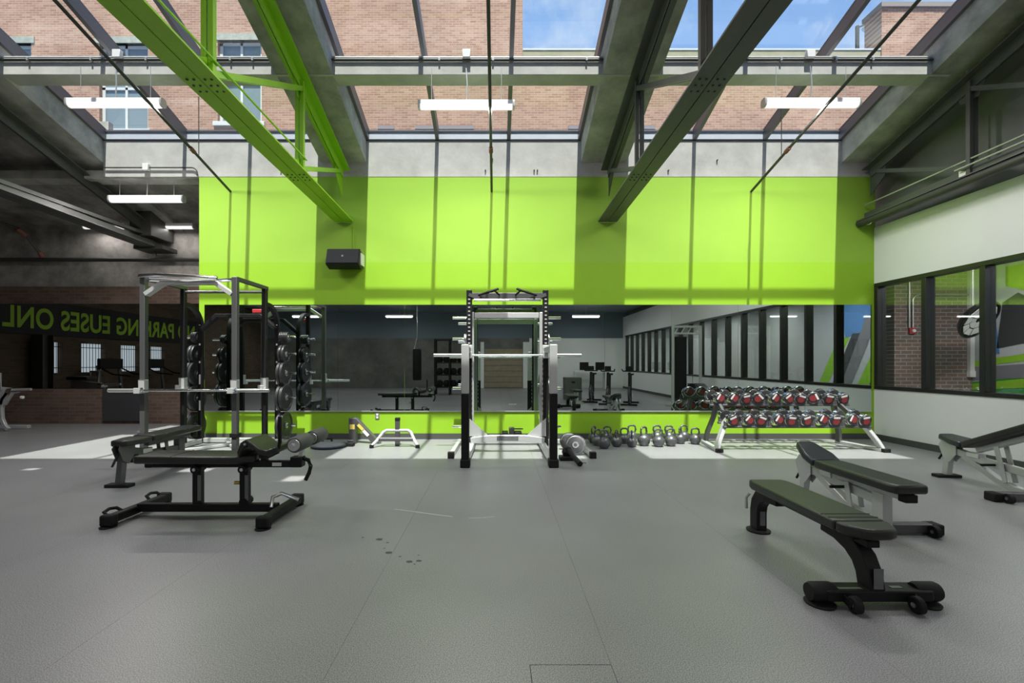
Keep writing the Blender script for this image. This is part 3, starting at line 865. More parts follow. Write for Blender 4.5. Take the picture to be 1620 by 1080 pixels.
MB().tube([(-0.22, 0.02, 5.54), (-0.10, 0.0, 5.54)] + arc((-0.10, 5.42), 0.12, 90, 0, 6, 'xz', 0.0) + [(0.02, 0, 4.0)], 0.013, 8).build('conduit', M_galv, dc)
MB().box(-0.05, 0.07, -0.05, 0.05, 3.86, 4.0).build('junction_box', M_tubewhite, dc, bevel=0.006)
# pipes in the recess
rp = thing('recess_pipe', 'long black horizontal pipe across the concrete of the recess', 'pipe', (0, 9.8, 3.55))
MB().tube([(-11.9, 0, 0), (-5.25, 0, 0)], 0.045, 12).build('pipe', M_pipe, rp)
MB().tube([(-7.36, 0, 0.0), (-7.36, 0, 0.25)], 0.01, 6).build('hanger', M_galv, rp)
rp2 = thing('sprinkler_drop', 'dark branch pipe with rusty red joints in the recess', 'pipe', (0, 0, 0))
MB().tube([(-9.95, 5.4, 4.52), (-9.86, 9.45, 4.08), (-9.7, 9.72, 3.6)], 0.028, 8).build('pipe', M_pipe, rp2)
MB().tube([(-9.86, 9.35, 4.09), (-9.85, 9.52, 3.98)], 0.05, 10).build('joint', mat('rusty_red', (0.2, 0.07, 0.05)), rp2)
MB().tube([(-9.72, 9.68, 3.68), (-9.70, 9.72, 3.58)], 0.045, 10).build('joint', mat('rusty_red', (0.2, 0.07, 0.05)), rp2)

# speaker
sk = thing('wall_speaker', 'small black speaker tilted down on the lime wall', 'speaker', ((548 - 786) / 91.5, YW - 0.02, 1.34 + (573 - 412) / 91.5))
rot = Matrix.Rotation(R(-18), 3, 'X')
MB().cbox((0, -0.16, 0), (0.56, 0.20, 0.29), rot).build('cabinet', M_blackm, sk, bevel=0.012)
MB().cbox(Vector((0, -0.16, 0)) + rot @ Vector((0, -0.105, 0)), (0.53, 0.014, 0.26), rot).build('grille', mat('speaker_grille', (0.035, 0.036, 0.04), 0.6, bump=0.6, bscale=400), sk, bevel=0.004)
MB().cbox(Vector((0, -0.16, 0)) + rot @ Vector((0, -0.114, 0.0)), (0.03, 0.006, 0.03), rot).build('badge', M_galv, sk)
MB().cbox((0.29, -0.10, 0), (0.015, 0.19, 0.2)).build('bracket', M_tubewhite, sk)
MB().tube([(0.1, -0.0, 0.1), (0.1, 0.0, 0.62)], 0.006, 6).build('cable', M_lime, sk)

# ================================================================== EQUIPMENT HELPERS
ORD = ['first', 'second', 'third', 'fourth', 'fifth', 'sixth', 'seventh', 'eighth', 'ninth', 'tenth']
def pad(poly, z0, z1, name, m, parent, bev=0.016, rot=None, loc=None):
    o = MB().prism(poly, 'z', z0, z1).build(name, m, parent, bevel=bev, bseg=3, loc=loc, rot=rot)
    return o
def plate(r, w, m, name='weight_plate'):
    h = w / 2
    prof = [(0.026, -h), (r * 0.30, -h), (r * 0.36, -h * 0.45), (r * 0.80, -h * 0.45), (r * 0.87, -h), (r * 0.985, -h), (r, -h * 0.8), (r, h * 0.8), (r * 0.985, h), (r * 0.87, h), (r * 0.80, h * 0.45), (r * 0.36, h * 0.45), (r * 0.30, h), (0.026, h), (0.026, -h)]
    return MB().lathe(prof, (0, 0, 0), 'x', 28).build(name, m)
def barbell(label, loc, rz=0.0):
    t = thing('barbell', label, 'barbell', loc, rz)
    MB().tube([(-0.66, 0, 0), (0.66, 0, 0)], 0.0145, 12).build('shaft', M_chrome, t)
    for s in (-1, 1):
        MB().tube([(s * 0.66, 0, 0), (s * 1.10, 0, 0)], 0.025, 14).build('sleeve', M_steel, t)
        MB().tube([(s * 0.645, 0, 0), (s * 0.675, 0, 0)], 0.040, 16).build('collar', M_chrome, t)
    return t

# ================================================================== POWER RACK (in the lime wall's corner)
PR = (-4.265, 6.32, 0)
t = thing('power_rack', 'tall four post power rack with pull-up bars, standing by the recess', 'rack', PR)
for x in (-0.635, 0.635):
    MB().box(x - 0.036, x + 0.036, -0.036, 0.036, 0.01, 2.52).build('front_upright', M_graph, t, bevel=0.005)
    MB().box(x - 0.034, x + 0.034, 0.765, 0.835, 0.01, 2.49).build('rear_upright', M_blackm, t, bevel=0.005)
    MB().bar([(x, 0.0, 2.505), (x, 0.86, 2.505)], 0.06, 0.055).build('top_side_beam', M_graph, t, bevel=0.005)
    pts = [(x, 1.22, 0.02), (x, 1.22, 1.90)] + arc((0.87, 1.90), 0.35, 0, 90, 7, 'yz', x)[1:] + [(x, 0.80, 2.25)]
    MB().bar(pts, 0.06, 0.07, up=(1, 0, 0)).build('storage_post', M_blackm, t, smooth=True)
    MB().bar([(x, -0.18, 0.045), (x, 1.30, 0.045)], 0.07, 0.07).build('base_rail', M_silver, t, bevel=0.006)
    MB().box(x - 0.05, x + 0.05, -0.24, -0.14, 0, 0.09).build('foot', M_rubber, t, bevel=0.008)
    MB().box(x - 0.055, x + 0.055, -0.05, 0.05, 0.30, 0.36).build('collar_bracket', M_blackm, t, bevel=0.005)
    for y in (0.0, 0.80):
        j = MB().box(x - 0.042, x + 0.042, y - 0.05, y - 0.038, 0.92, 1.10).box(x - 0.042, x - 0.036, y - 0.05, y + 0.03, 0.92, 1.10).box(x + 0.036, x + 0.042, y - 0.05, y + 0.03, 0.92, 1.10).box(x - 0.042, x + 0.042, y - 0.13, y - 0.038, 0.915, 0.937).box(x - 0.042, x + 0.042, y - 0.135, y - 0.122, 0.915, 0.99)
        j.build('j_hook', M_silver, t, bevel=0.003)
    for z in (0.30, 0.76, 1.16, 1.48, 1.76):
        s = 1 if x > 0 else -1
        MB().tube([(x + s * 0.03, 1.22, z), (x + s * 0.30, 1.22, z)], 0.022, 10).build('storage_peg', M_chrome, t)
    for z in (0.55, 0.98, 1.33, 1.62, 1.95):
        MB().box(x - 0.012, x + 0.012, 1.183, 1.186, z, z + (0.16 if z in (0.98, 0.55) else 0.03)).build('height_sticker', M_tubewhite, t)
tz = [(-0.60, 2.28), (-0.36, 2.445), (0.36, 2.445), (0.60, 2.28)]
MB().bar([(a, 0, b) for a, b in tz], 0.06, 0.09, up=(0, 1, 0)).build('front_crossmember', M_silver, t, bevel=0.004)
MB().tube([(-0.66, -0.05, 2.53), (-0.4, -0.09, 2.54), (0.0, -0.10, 2.52), (0.42, -0.07, 2.50)], 0.026, 10).build('pull_up_bar', M_chrome, t)
MB().tube([(-0.60, 0.06, 2.50), (-0.2, 0.13, 2.49), (0.2, 0.13, 2.49), (0.60, 0.06, 2.50)], 0.026, 10).build('pull_up_bar', M_chrome, t)
MB().tube([(-0.60, 0.8, 2.44), (0.60, 0.8, 2.44)], 0.022, 10).build('rear_top_bar', M_graph, t)
tz = [(-0.62, 1.88), (-0.36, 2.11), (0.36, 2.11), (0.62, 1.88)]
MB().bar([(a, 1.22, b) for a, b in tz], 0.06, 0.11, up=(0, 1, 0)).build('storage_crossmember', M_blackm, t, bevel=0.006)
MB().box(-0.06, 0.14, 1.186, 1.189, 2.085, 2.13).build('name_sticker', M_sticker, t)
MB().bar([(-0.60, 1.25, 0.05), (0.60, 1.25, 0.05)], 0.07, 0.07).build('base_crossmember', M_silver, t, bevel=0.006)
MB().bar([(-0.58, 0.25, 0.03), (0.2, 1.2, 0.03)], 0.05, 0.04).build('diagonal_brace', M_silver, t, bevel=0.005)
MB().bar([(0.58, 0.25, 0.03), (-0.2, 1.2, 0.03)], 0.05, 0.04).build('diagonal_brace', M_silver, t, bevel=0.005)
MB().box(0.45, 0.60, 0.77, 0.83, 2.11, 2.17).build('red_grip', M_red, t, bevel=0.01)
barbell('chrome barbell resting on the hooks of the tall four post rack', (-4.22, 6.235, 0.955))

SIDE = {-1: 'recess side', 1: 'mirror side'}
PEGN = {0.30: 'lowest peg', 0.76: 'second lowest peg', 1.16: 'middle peg', 1.48: 'second highest peg', 1.76: 'top peg'}
M_plate = mat('plate_iron', (0.055, 0.056, 0.058), 0.38, 0.5)
cache = {}
def put_plate(r, w, loc, label, group, m=None, rot=None):
    m = m or M_plate
    key = (r, w, m.name)
    if key in cache:
        o = cache[key].copy(); COL.objects.link(o)
        for ch in cache[key].children:
            c = ch.copy(); COL.objects.link(c); c.parent = o
    else:
        o = plate(r, w, m); cache[key] = o
        h = w / 2 + 0.001
        MB().lathe([(0.0265, -h), (0.045, -h), (0.045, h), (0.0265, h), (0.0265, -h)], (0, 0, 0), 'x', 16).build('hub_ring', M_steel, o)
    o.location = loc
    o.rotation_euler = rot if rot else (0, 0, 0)
    tag(o, label, 'weight plate', group)
    return o
for s in (-1, 1):
    for z, r, w, n in ((0.30, 0.225, 0.045, 2), (0.76, 0.225, 0.045, 2), (1.16, 0.205, 0.042, 2), (1.48, 0.15, 0.04, 2)):
        for q in range(n):
            put_plate(r, w, (PR[0] + s * (0.635 + 0.075 + q * (w + 0.012)), PR[1] + 1.22, z - 0.004), '%s iron plate on the %s of the tall rack, %s' % ('inner' if q == 0 else 'outer', PEGN[z], SIDE[s]), 'plates on the tall rack')
    for q in range(5 if s > 0 else 3):
        put_plate(0.085, 0.022, (PR[0] + s * (0.635 + 0.06 + q * 0.028), PR[1] + 1.22, 1.757), 'small plate on the tall rack top peg, %s from the post, %s' % (ORD[q], SIDE[s]), 'small plates on the tall rack')

# ================================================================== HALF RACK (centre)
HR = (0.16, 6.90, 0)
t = thing('half_rack', 'silver and black half rack in the middle of the lime wall', 'rack', HR)
for s in (-1, 1):
    x = s * 0.577
    MB().box(x - 0.042, x + 0.042, -0.045, 0.045, 0.02, 2.43).build('upright', M_blackm, t, bevel=0.006)
    a = MB()
    for q in range(14):
        z = 0.55 + q * 0.075
        a.box(x - s * 0.044 - 0.004, x - s * 0.044 + 0.004, -0.04, 0.01, z, z + 0.035)
        a.box(x - 0.016, x + 0.016, -0.0485, -0.0455, 1.5 + q * 0.06, 1.52 + q * 0.06)
    a.build('adjustment_slots', M_silver, t)['kind'] = 'stuff'
    xf = s * 0.565
    MB().box(xf - 0.048, xf + 0.048, -1.10, -1.00, 0.94, 1.57).build('front_post', M_silver, t, bevel=0.008)
    MB().box(xf - 0.05, xf + 0.05, -1.102, -0.998, 0.09, 0.94).build('front_post_sleeve', M_blackm, t, bevel=0.008)
    MB().bar([(xf, -1.04, 1.52), (x, 0, 1.52)], 0.06, 0.08).build('spotter_arm', M_silver, t, bevel=0.006)
    MB().bar([(xf, -1.0, 0.05), (x * 0.93, -0.25, 0.09), (x * 0.93, 0.55, 0.09)], 0.07, 0.09).build('base_rail', M_silver, t, bevel=0.006)
    MB().box(xf - 0.062, xf + 0.062, -1.13, -0.96, 0, 0.10).build('foot', M_rubber, t, bevel=0.01)
    MB().prism([(x, 0.50), (x - s * 0.30, 0.23), (x, 0.23)], 'y', -0.06, -0.045).build('gusset', M_silver, t)
    MB().bar([(x * 0.98, 0.48, 0.02), (x * 0.98, 0.48, 2.15)], 0.07, 0.07, up=(0, 1, 0)).build('storage_post', M_silver, t, bevel=0.005)
    for z in (0.30, 0.92, 1.72, 2.06):
        MB().tube([(x, 0.48, z), (x + s * 0.30, 0.48, z)], 0.022, 10).build('storage_peg', M_chrome, t)
    j = MB().box(x - 0.05, x + 0.05, -0.16, -0.046, 1.405, 1.43).box(x - 0.05, x + 0.05, -0.17, -0.155, 1.405, 1.50).box(x - 0.05, x + 0.05, -0.062, -0.046, 1.40, 1.60)
    j.build('j_hook', M_silver, t, bevel=0.004)
    MB().bar([(x, -0.0, 2.36), (x * 0.72, -0.02, 2.30)], 0.05, 0.10, up=(0, 1, 0)).build('corner_brace', M_graph, t)
    MB().tube([(s * 0.44, -0.05, 2.35), (s * 0.18, -0.12, 2.42), (s * 0.14, -0.10, 2.44)], 0.018, 8).build('grip_handle', M_rubber, t)
    MB().tube([(s * 0.12, -0.05, 2.35), (s * 0.20, -0.11, 2.415)], 0.014, 8).build('grip_stay', M_blackm, t)
    xo = -0.80 if s < 0 else 1.18
    MB().bar([(xo, -0.52, 0.04), (xo - 0.03 * s, 0.55, 0.04)], 0.06, 0.07).build('outrigger', M_silver, t, bevel=0.006)
    MB().box(xo - 0.045, xo + 0.045, -0.58, -0.50, 0, 0.09).build('outrigger_cap', M_rubber, t, bevel=0.006)
MB().bar([(-0.55, 0, 2.345), (0.55, 0, 2.345)], 0.07, 0.09).build('top_crossmember', M_graph, t, bevel=0.006)
MB().tube([(-0.5, -0.07, 2.275), (0.5, -0.07, 2.275)], 0.019, 10).build('pull_up_bar', M_chrome, t)
MB().bar([(-0.52, 0.48, 2.1), (0.52, 0.48, 2.1)], 0.06, 0.09).build('rear_crossmember', M_silver, t, bevel=0.006)
MB().bar([(-0.80, 0.55, 0.05), (1.18, 0.55, 0.05)], 0.07, 0.07).build('rear_base_beam', M_silver, t, bevel=0.006)
MB().bar([(-0.55, -0.10, 0.17), (-0.26, -0.10, 0.21), (0.26, -0.10, 0.21), (0.55, -0.10, 0.17)], 0.07, 0.09, up=(0, 0, 1)).build('base_crossmember', M_silver, t, bevel=0.005)
MB().box(-0.16, 0.16, -0.138, -0.135, 0.18, 0.245).build('name_plate', M_sticker, t)
barbell('chrome barbell resting across the half rack', (0.16, 6.79, 1.447))
for s in (-1, 1):
    side = 'window side' if s > 0 else 'recess side'
    x = HR[0] + s * 0.577
    for q in range(2):
        put_plate(0.205, 0.042, (x + s * (0.075 + q * 0.054), HR[1] + 0.48, 0.916), '%s iron plate on the half rack, mid peg, %s' % ('inner' if q == 0 else 'outer', side), 'plates on the half rack')
        put_plate(0.085, 0.022, (x + s * (0.07 + q * 0.03), HR[1] + 0.48, 1.717), '%s small chrome plate on the upper peg of the half rack, %s' % ('inner' if q == 0 else 'outer', side), 'small plates on the half rack', M_steel)
    put_plate(0.17, 0.04, (x + s * 0.08, HR[1] + 0.48, 0.296), 'iron plate on the lowest peg of the half rack, %s' % side, 'plates on the half rack')

# chrome plates and bar beside the half rack
put_plate(0.135, 0.035, (1.10, 6.98, 0.128), 'chrome grip plate leaning behind the other chrome plate by the half rack', 'chrome plates on the floor', M_chrome, (0, R(12), R(80)))
put_plate(0.150, 0.035, (1.14, 6.60, 0.143), 'chrome grip plate leaning over the black bar by the half rack', 'chrome plates on the floor', M_chrome, (0, R(14), R(78)))
lm = thing('landmine_bar', 'black bar on a swivel lying on the floor beside the half rack', 'bar', (0.98, 6.30, 0))
MB().tube([(-0.05, 0.2, 0.20), (0.08, -0.42, 0.045)], 0.032, 12).build('tube', M_blackm, lm)
MB().tube([(0.05, -0.30, 0.075), (0.09, -0.46, 0.035)], 0.036, 12).build('sleeve_end', M_rubber, lm)
MB().box(-0.12, 0.12, -0.12, 0.06, 0.0, 0.05).build('floor_plate', M_rubber, lm, bevel=0.006)
MB().lathe([(0.0, 0.0), (0.06, 0.01), (0.075, 0.06), (0.05, 0.12), (0.0, 0.14)], (-0.01, -0.02, 0.05), 'z', 16).build('swivel', M_blackm, lm)
MB().tube([(0.10, -0.44, 0.045), (0.17, -0.44, 0.045)], 0.01, 8).build('pin', M_chrome, lm)

# foot block behind the half rack
fb = thing('foot_block', 'low dark weight block behind the half rack at the lime wall', 'block', (0.25, 7.72, 0))
MB().box(-0.16, -0.06, -0.1, 0.1, 0, 0.17).build('side_block', M_rubber, fb, bevel=0.01)
MB().box(0.05, 0.17, -0.1, 0.1, 0, 0.17).build('side_block', M_rubber, fb, bevel=0.01)
MB().bar([(0, 0, 0), (0, 0, 0.24)], 0.09, 0.09, up=(0, 1, 0)).build('post', M_graph, fb, bevel=0.006)
MB().tube([(0.0, -0.05, 0.22), (0.19, -0.05, 0.22)], 0.012, 8).build('pin', M_chrome, fb)

# silver stand, angled arm, balance dome
st = thing('row_stand', 'low silver tubular stand with dark centre post by the lime wall', 'stand', (-1.60, 7.18, 0))
for s in (-1, 1):
    MB().tube([(s * 0.36, -0.05, 0.03), (s * 0.30, 0.02, 0.10), (s * 0.22, 0.12, 0.22), (s * 0.17, 0.14, 0.245), (0, 0.14, 0.245)], 0.026, 10).build('leg_tube', M_silver, st)
    MB().lathe([(0.0, 0.0), (0.034, 0.0), (0.034, 0.05), (0.0, 0.055)], (s * 0.36, -0.06, 0.0), 'z', 12).build('foot', M_rubber, st)
MB().tube([(-0.27, 0.05, 0.12), (0.27, 0.05, 0.12)], 0.034, 12).build('roller_bar', M_graph, st)
MB().box(-0.035, 0.035, 0.12, 0.19, 0.0, 0.44).build('post', M_graph, st, bevel=0.006)
MB().box(-0.037, 0.037, 0.117, 0.193, 0.40, 0.45).build('post_cap', M_rubber, st, bevel=0.006)
an = thing('angled_arm', 'grey angled steel arm with a yellow sticker by the lime wall', 'machine part', (-2.22, 7.55, 0))
MB().prism([(-0.22, 0.0), (-0.10, 0.0), (-0.10, 0.30), (0.17, 0.0), (0.30, 0.0), (-0.10, 0.42), (-0.22, 0.42)], 'y', -0.06, 0.06).build('beam', M_graph, an, bevel=0.006)
for c, m in (((-0.02, 0.27), M_yellow), ((0.06, 0.18), M_tubewhite)):
    MB().cbox((c[0], -0.062, c[1]), (0.13, 0.004, 0.05), Matrix.Rotation(R(46), 3, 'Y')).build('sticker', m, an)
MB().box(-0.20, -0.12, -0.064, -0.060, 0.24, 0.32).build('dial', M_yellow, an)
bs = thing('balance_dome', 'dark flat balance dome on the floor by the lime wall', 'balance trainer', (-2.66, 7.22, 0))
MB().lathe([(0.0, 0.0), (0.26, 0.0), (0.28, 0.02), (0.28, 0.035), (0.0, 0.036)], (0, 0, 0), 'z', 28).build('base', mat('dark_blue_plastic', (0.03, 0.035, 0.06), 0.4), bs)
MB().lathe([(0.0, 0.09), (0.12, 0.085), (0.20, 0.065), (0.24, 0.036), (0.0, 0.036)], (0, 0, 0), 'z', 28).build('dome', mat('grey_rubber_dome', (0.16, 0.17, 0.18), 0.5), bs)
MB().tube([(-0.1, 0, 0.08), (-0.1, 0, 0.13), (0.04, 0, 0.13), (0.04, 0, 0.08)], 0.016, 8).build('handle', M_rubber, bs)
hb = thing('hand_weight', 'small black block beside the balance dome', 'weight', (-2.34, 7.28, 0))
MB().box(-0.06, 0.06, -0.05, 0.05, 0, 0.06).build('body', M_rubber, hb, bevel=0.012)
MB().tube([(-0.04, 0, 0.05), (-0.04, 0, 0.09), (0.04, 0, 0.09), (0.04, 0, 0.05)], 0.01, 8).build('handle', M_graph, hb)

# ================================================================== KETTLEBELLS
def kettlebell(r):
    prof = []
    for q in range(13):
        a = -math.pi / 2 + math.pi * q / 12
        prof.append((max(0.0, r * math.cos(a)), r + r * math.sin(a)))
    prof = [(0.0, 0.012), (r * 0.62, 0.012)] + [p for p in prof if p[1] > 0.10 * r + 0.012 and p[0] > r * 0.45] + [(r * 0.30, 2 * r * 0.985), (0.0, 2 * r)]
    body = MB().lathe(prof, (0, 0, -0.012), 'z', 24)
    h = r * 1.12
    pts = [(-r * 0.50, 0, r * 1.55), (-r * 0.72, 0, r * 2.2), (-r * 0.62, 0, r * 2.72), (-r * 0.32, 0, r * 2.92), (r * 0.32, 0, r * 2.92), (r * 0.62, 0, r * 2.72), (r * 0.72, 0, r * 2.2), (r * 0.50, 0, r * 1.55)]
    hd = MB().tube(pts, r * 0.165, 10)
    return body, hd
KB = [  # px centre, base py, handle-top py, label bit, handle turn
    (957, 712, 682, 'nearest kettlebell at the half rack end of the group', 10),
    (940, 703, 676, 'kettlebell at the back of the group, closest to the half rack', 50),
    (946, 707.5, 681, 'kettlebell half hidden behind the nearest one, half rack end', 30),
    (962, 700.5, 678, 'kettlebell with its handle showing behind the nearest one', -10),
    (976.5, 709, 682.5, 'second kettlebell in the front row from the half rack end', 60),
    (989, 704, 679, 'kettlebell between the second and third front ones, a step behind', 0),
    (1001, 709.5, 684, 'third kettlebell in the front row, its handle turned edge on', 75),
    (1001, 700, 674, 'tall handled kettlebell at the back behind the third front one', 0),
    (1020, 707.5, 677, 'fourth kettlebell in the front row, standing alone', 35),
    (1043.5, 709, 680.5, 'fifth kettlebell in the front row, plain pale iron ball', 0),
    (1041, 701, 674.5, 'kettlebell right behind the fifth front one', 5),
    (1063, 708, 680, 'sixth kettlebell in the front row with a wide handle', 5),
    (1060, 700.5, 675, 'kettlebell right behind the sixth front one', -8),
    (1078, 704, 678, 'kettlebell with a narrow handle, next but one to the dumbbell rack', 55),
    (1084, 699.5, 674.5, 'rearmost kettlebell toward the dumbbell rack', 10),
    (1102, 705, 679, 'single kettlebell closest to the dumbbell rack', -5)]
kcache = {}
for px, by, ty, lab, tn in KB:
    s = (by - 573) / 1.34 * 0.985
    Y = 720 / s; X = (px - 786) / s
    r = round((by - ty) / s / 3.05, 3)
    r = max(0.085, min(0.112, r))
    t = thing('kettlebell', lab, 'kettlebell', (X, Y + 0.05, 0), R(tn), 'kettlebells by the lime wall')
    if r not in kcache:
        b, h = kettlebell(r)
        kcache[r] = (b.build('body', M_kettle, t), h.build('handle', M_kettle, t))
    else:
        mesh_copy(kcache[r][0], t); mesh_copy(kcache[r][1], t)

# ================================================================== DUMBBELL RACK
DR = (4.55, 7.18, 0)
t = thing('dumbbell_rack', 'two tier silver dumbbell rack standing by the lime wall', 'rack', DR)
TIERS = [(-0.20, 0.50, 'lower'), (0.24, 0.79, 'upper')]
TILT = R(14)
for s in (-1, 1):
    x = s * 1.08
    pts = [(x + s * 0.16, -0.34, 0.03), (x + s * 0.12, -0.30, 0.14), (x, -0.22, 0.36), (x - s * 0.10, -0.1, 0.50)]
    MB().bar(pts, 0.05, 0.10, up=(0, 1, 0)).build('front_leg', M_silver, t, bevel=0.008)
    pts = [(x + s * 0.02, 0.34, 0.03), (x + s * 0.0, 0.32, 0.2), (x - s * 0.08, 0.28, 0.45), (x - s * 0.14, 0.26, 0.76)]
    MB().bar(pts, 0.05, 0.09, up=(0, 1, 0)).build('rear_leg', M_graph, t, bevel=0.008)
    MB().bar([(x + s * 0.16, -0.40, 0.025), (x + s * 0.03, 0.40, 0.025)], 0.08, 0.05).build('foot_beam', M_silver, t, bevel=0.008)
    MB().box(x + s * 0.16 - 0.05, x + s * 0.16 + 0.05, -0.44, -0.38, 0, 0.055).build('foot_cap', M_rubber, t, bevel=0.005)
    MB().bar([(x - s * 0.08, -0.18, 0.44), (x - s * 0.12, 0.27, 0.74)], 0.045, 0.07).build('side_brace', M_graph, t, bevel=0.006)
for y, z, nm in TIERS:
    for dy in (-0.085, 0.085):
        MB().bar([(-1.12, y + dy, z - 0.118 + dy * math.tan(TILT)), (1.12, y + dy, z - 0.118 + dy * math.tan(TILT))], 0.04, 0.03).build('tray_rail', M_graph, t, bevel=0.004)
# saddles of the trays
sd = None
for y, z, nm in TIERS:
    for q in range(10):
        for dy in (-0.085, 0.085):
            loc = (-1.0 + q * 0.2222, y + dy, z + dy * math.tan(TILT))
            if sd is None:
                pr = [(-0.108, -0.105), (0.108, -0.105), (0.108, -0.03), (0.095, -0.03)] + [(0.0945 * math.cos(a), 0.0945 * math.sin(a)) for a in [R(-20 - 14 * i) for i in range(11)]] + [(-0.095, -0.03), (-0.108, -0.03)]
                sd = MB().prism(pr, 'y', -0.016, 0.016).build('saddle', M_graph, t, loc=loc)
            else:
                mesh_copy(sd, t, loc)
def dumbbell():
    d = {}
    d['handle'] = MB().tube([(0, -0.075, 0), (0, 0.075, 0)], 0.017, 10)
    return d
hd_m = MB().tube([(0, -0.08, 0), (0, 0.08, 0)], 0.017, 10)
def head_mesh(s):
    pr = [(0.0, 0.060), (0.055, 0.060), (0.086, 0.068), (0.090, 0.078), (0.090, 0.135), (0.080, 0.148), (0.0, 0.148)]
    return MB().lathe([(r, s * h) for r, h in pr], (0, 0, 0), 'y', 20)
def ring_mesh(s):  # chrome rim, made wide to imitate the white sun glint on the heads
    pr = [(0.089, 0.076), (0.0925, 0.079), (0.0925, 0.128), (0.089, 0.131), (0.089, 0.076)]
    return MB().lathe([(r, s * h) for r, h in pr], (0, 0, 0), 'y', 20)
def cap_mesh(s):
    return MB().lathe([(0.0, s * 0.1485), (0.050, s * 0.1485), (0.050, s * 0.1505), (0.0, s * 0.1505)], (0, 0, -0.018), 'y', 20)
def bar_mesh(s):
    return MB().box(-0.05, 0.05, s * 0.149, s * 0.152, 0.028, 0.056)
proto = None
for ti, (y, z, nm) in enumerate(TIERS):
    for q in range(10):
        roll = random.uniform(-70, 70)
        if proto is None:
            d = thing('dumbbell', '', 'dumbbell')
            hd_m.build('handle', M_steel, d)
            for s in (-1, 1):
                h = head_mesh(s).build('head', M_urethane, d)
                ring_mesh(s).build('rim_glint_band', M_chrome, h)
                cap_mesh(s).build('end_cap', M_redb, h)
                bar_mesh(s).build('end_marking', M_tubewhite, h)
            proto = d
        else:
            d = copy_tree(proto)
        d.location = (DR[0] - 1.0 + q * 0.2222, DR[1] + y, z)
        d.rotation_euler = (TILT, R(roll), 0)
        k = q + 1
        place = 'at the kettlebell end' if q == 0 else ('at the white wall end' if q == 9 else '%s from the kettlebell end' % ORD[q])
        tag(d, 'round head dumbbell on the %s tier of the rack, %s' % (nm, place), 'dumbbell', 'dumbbells on the two tier rack')

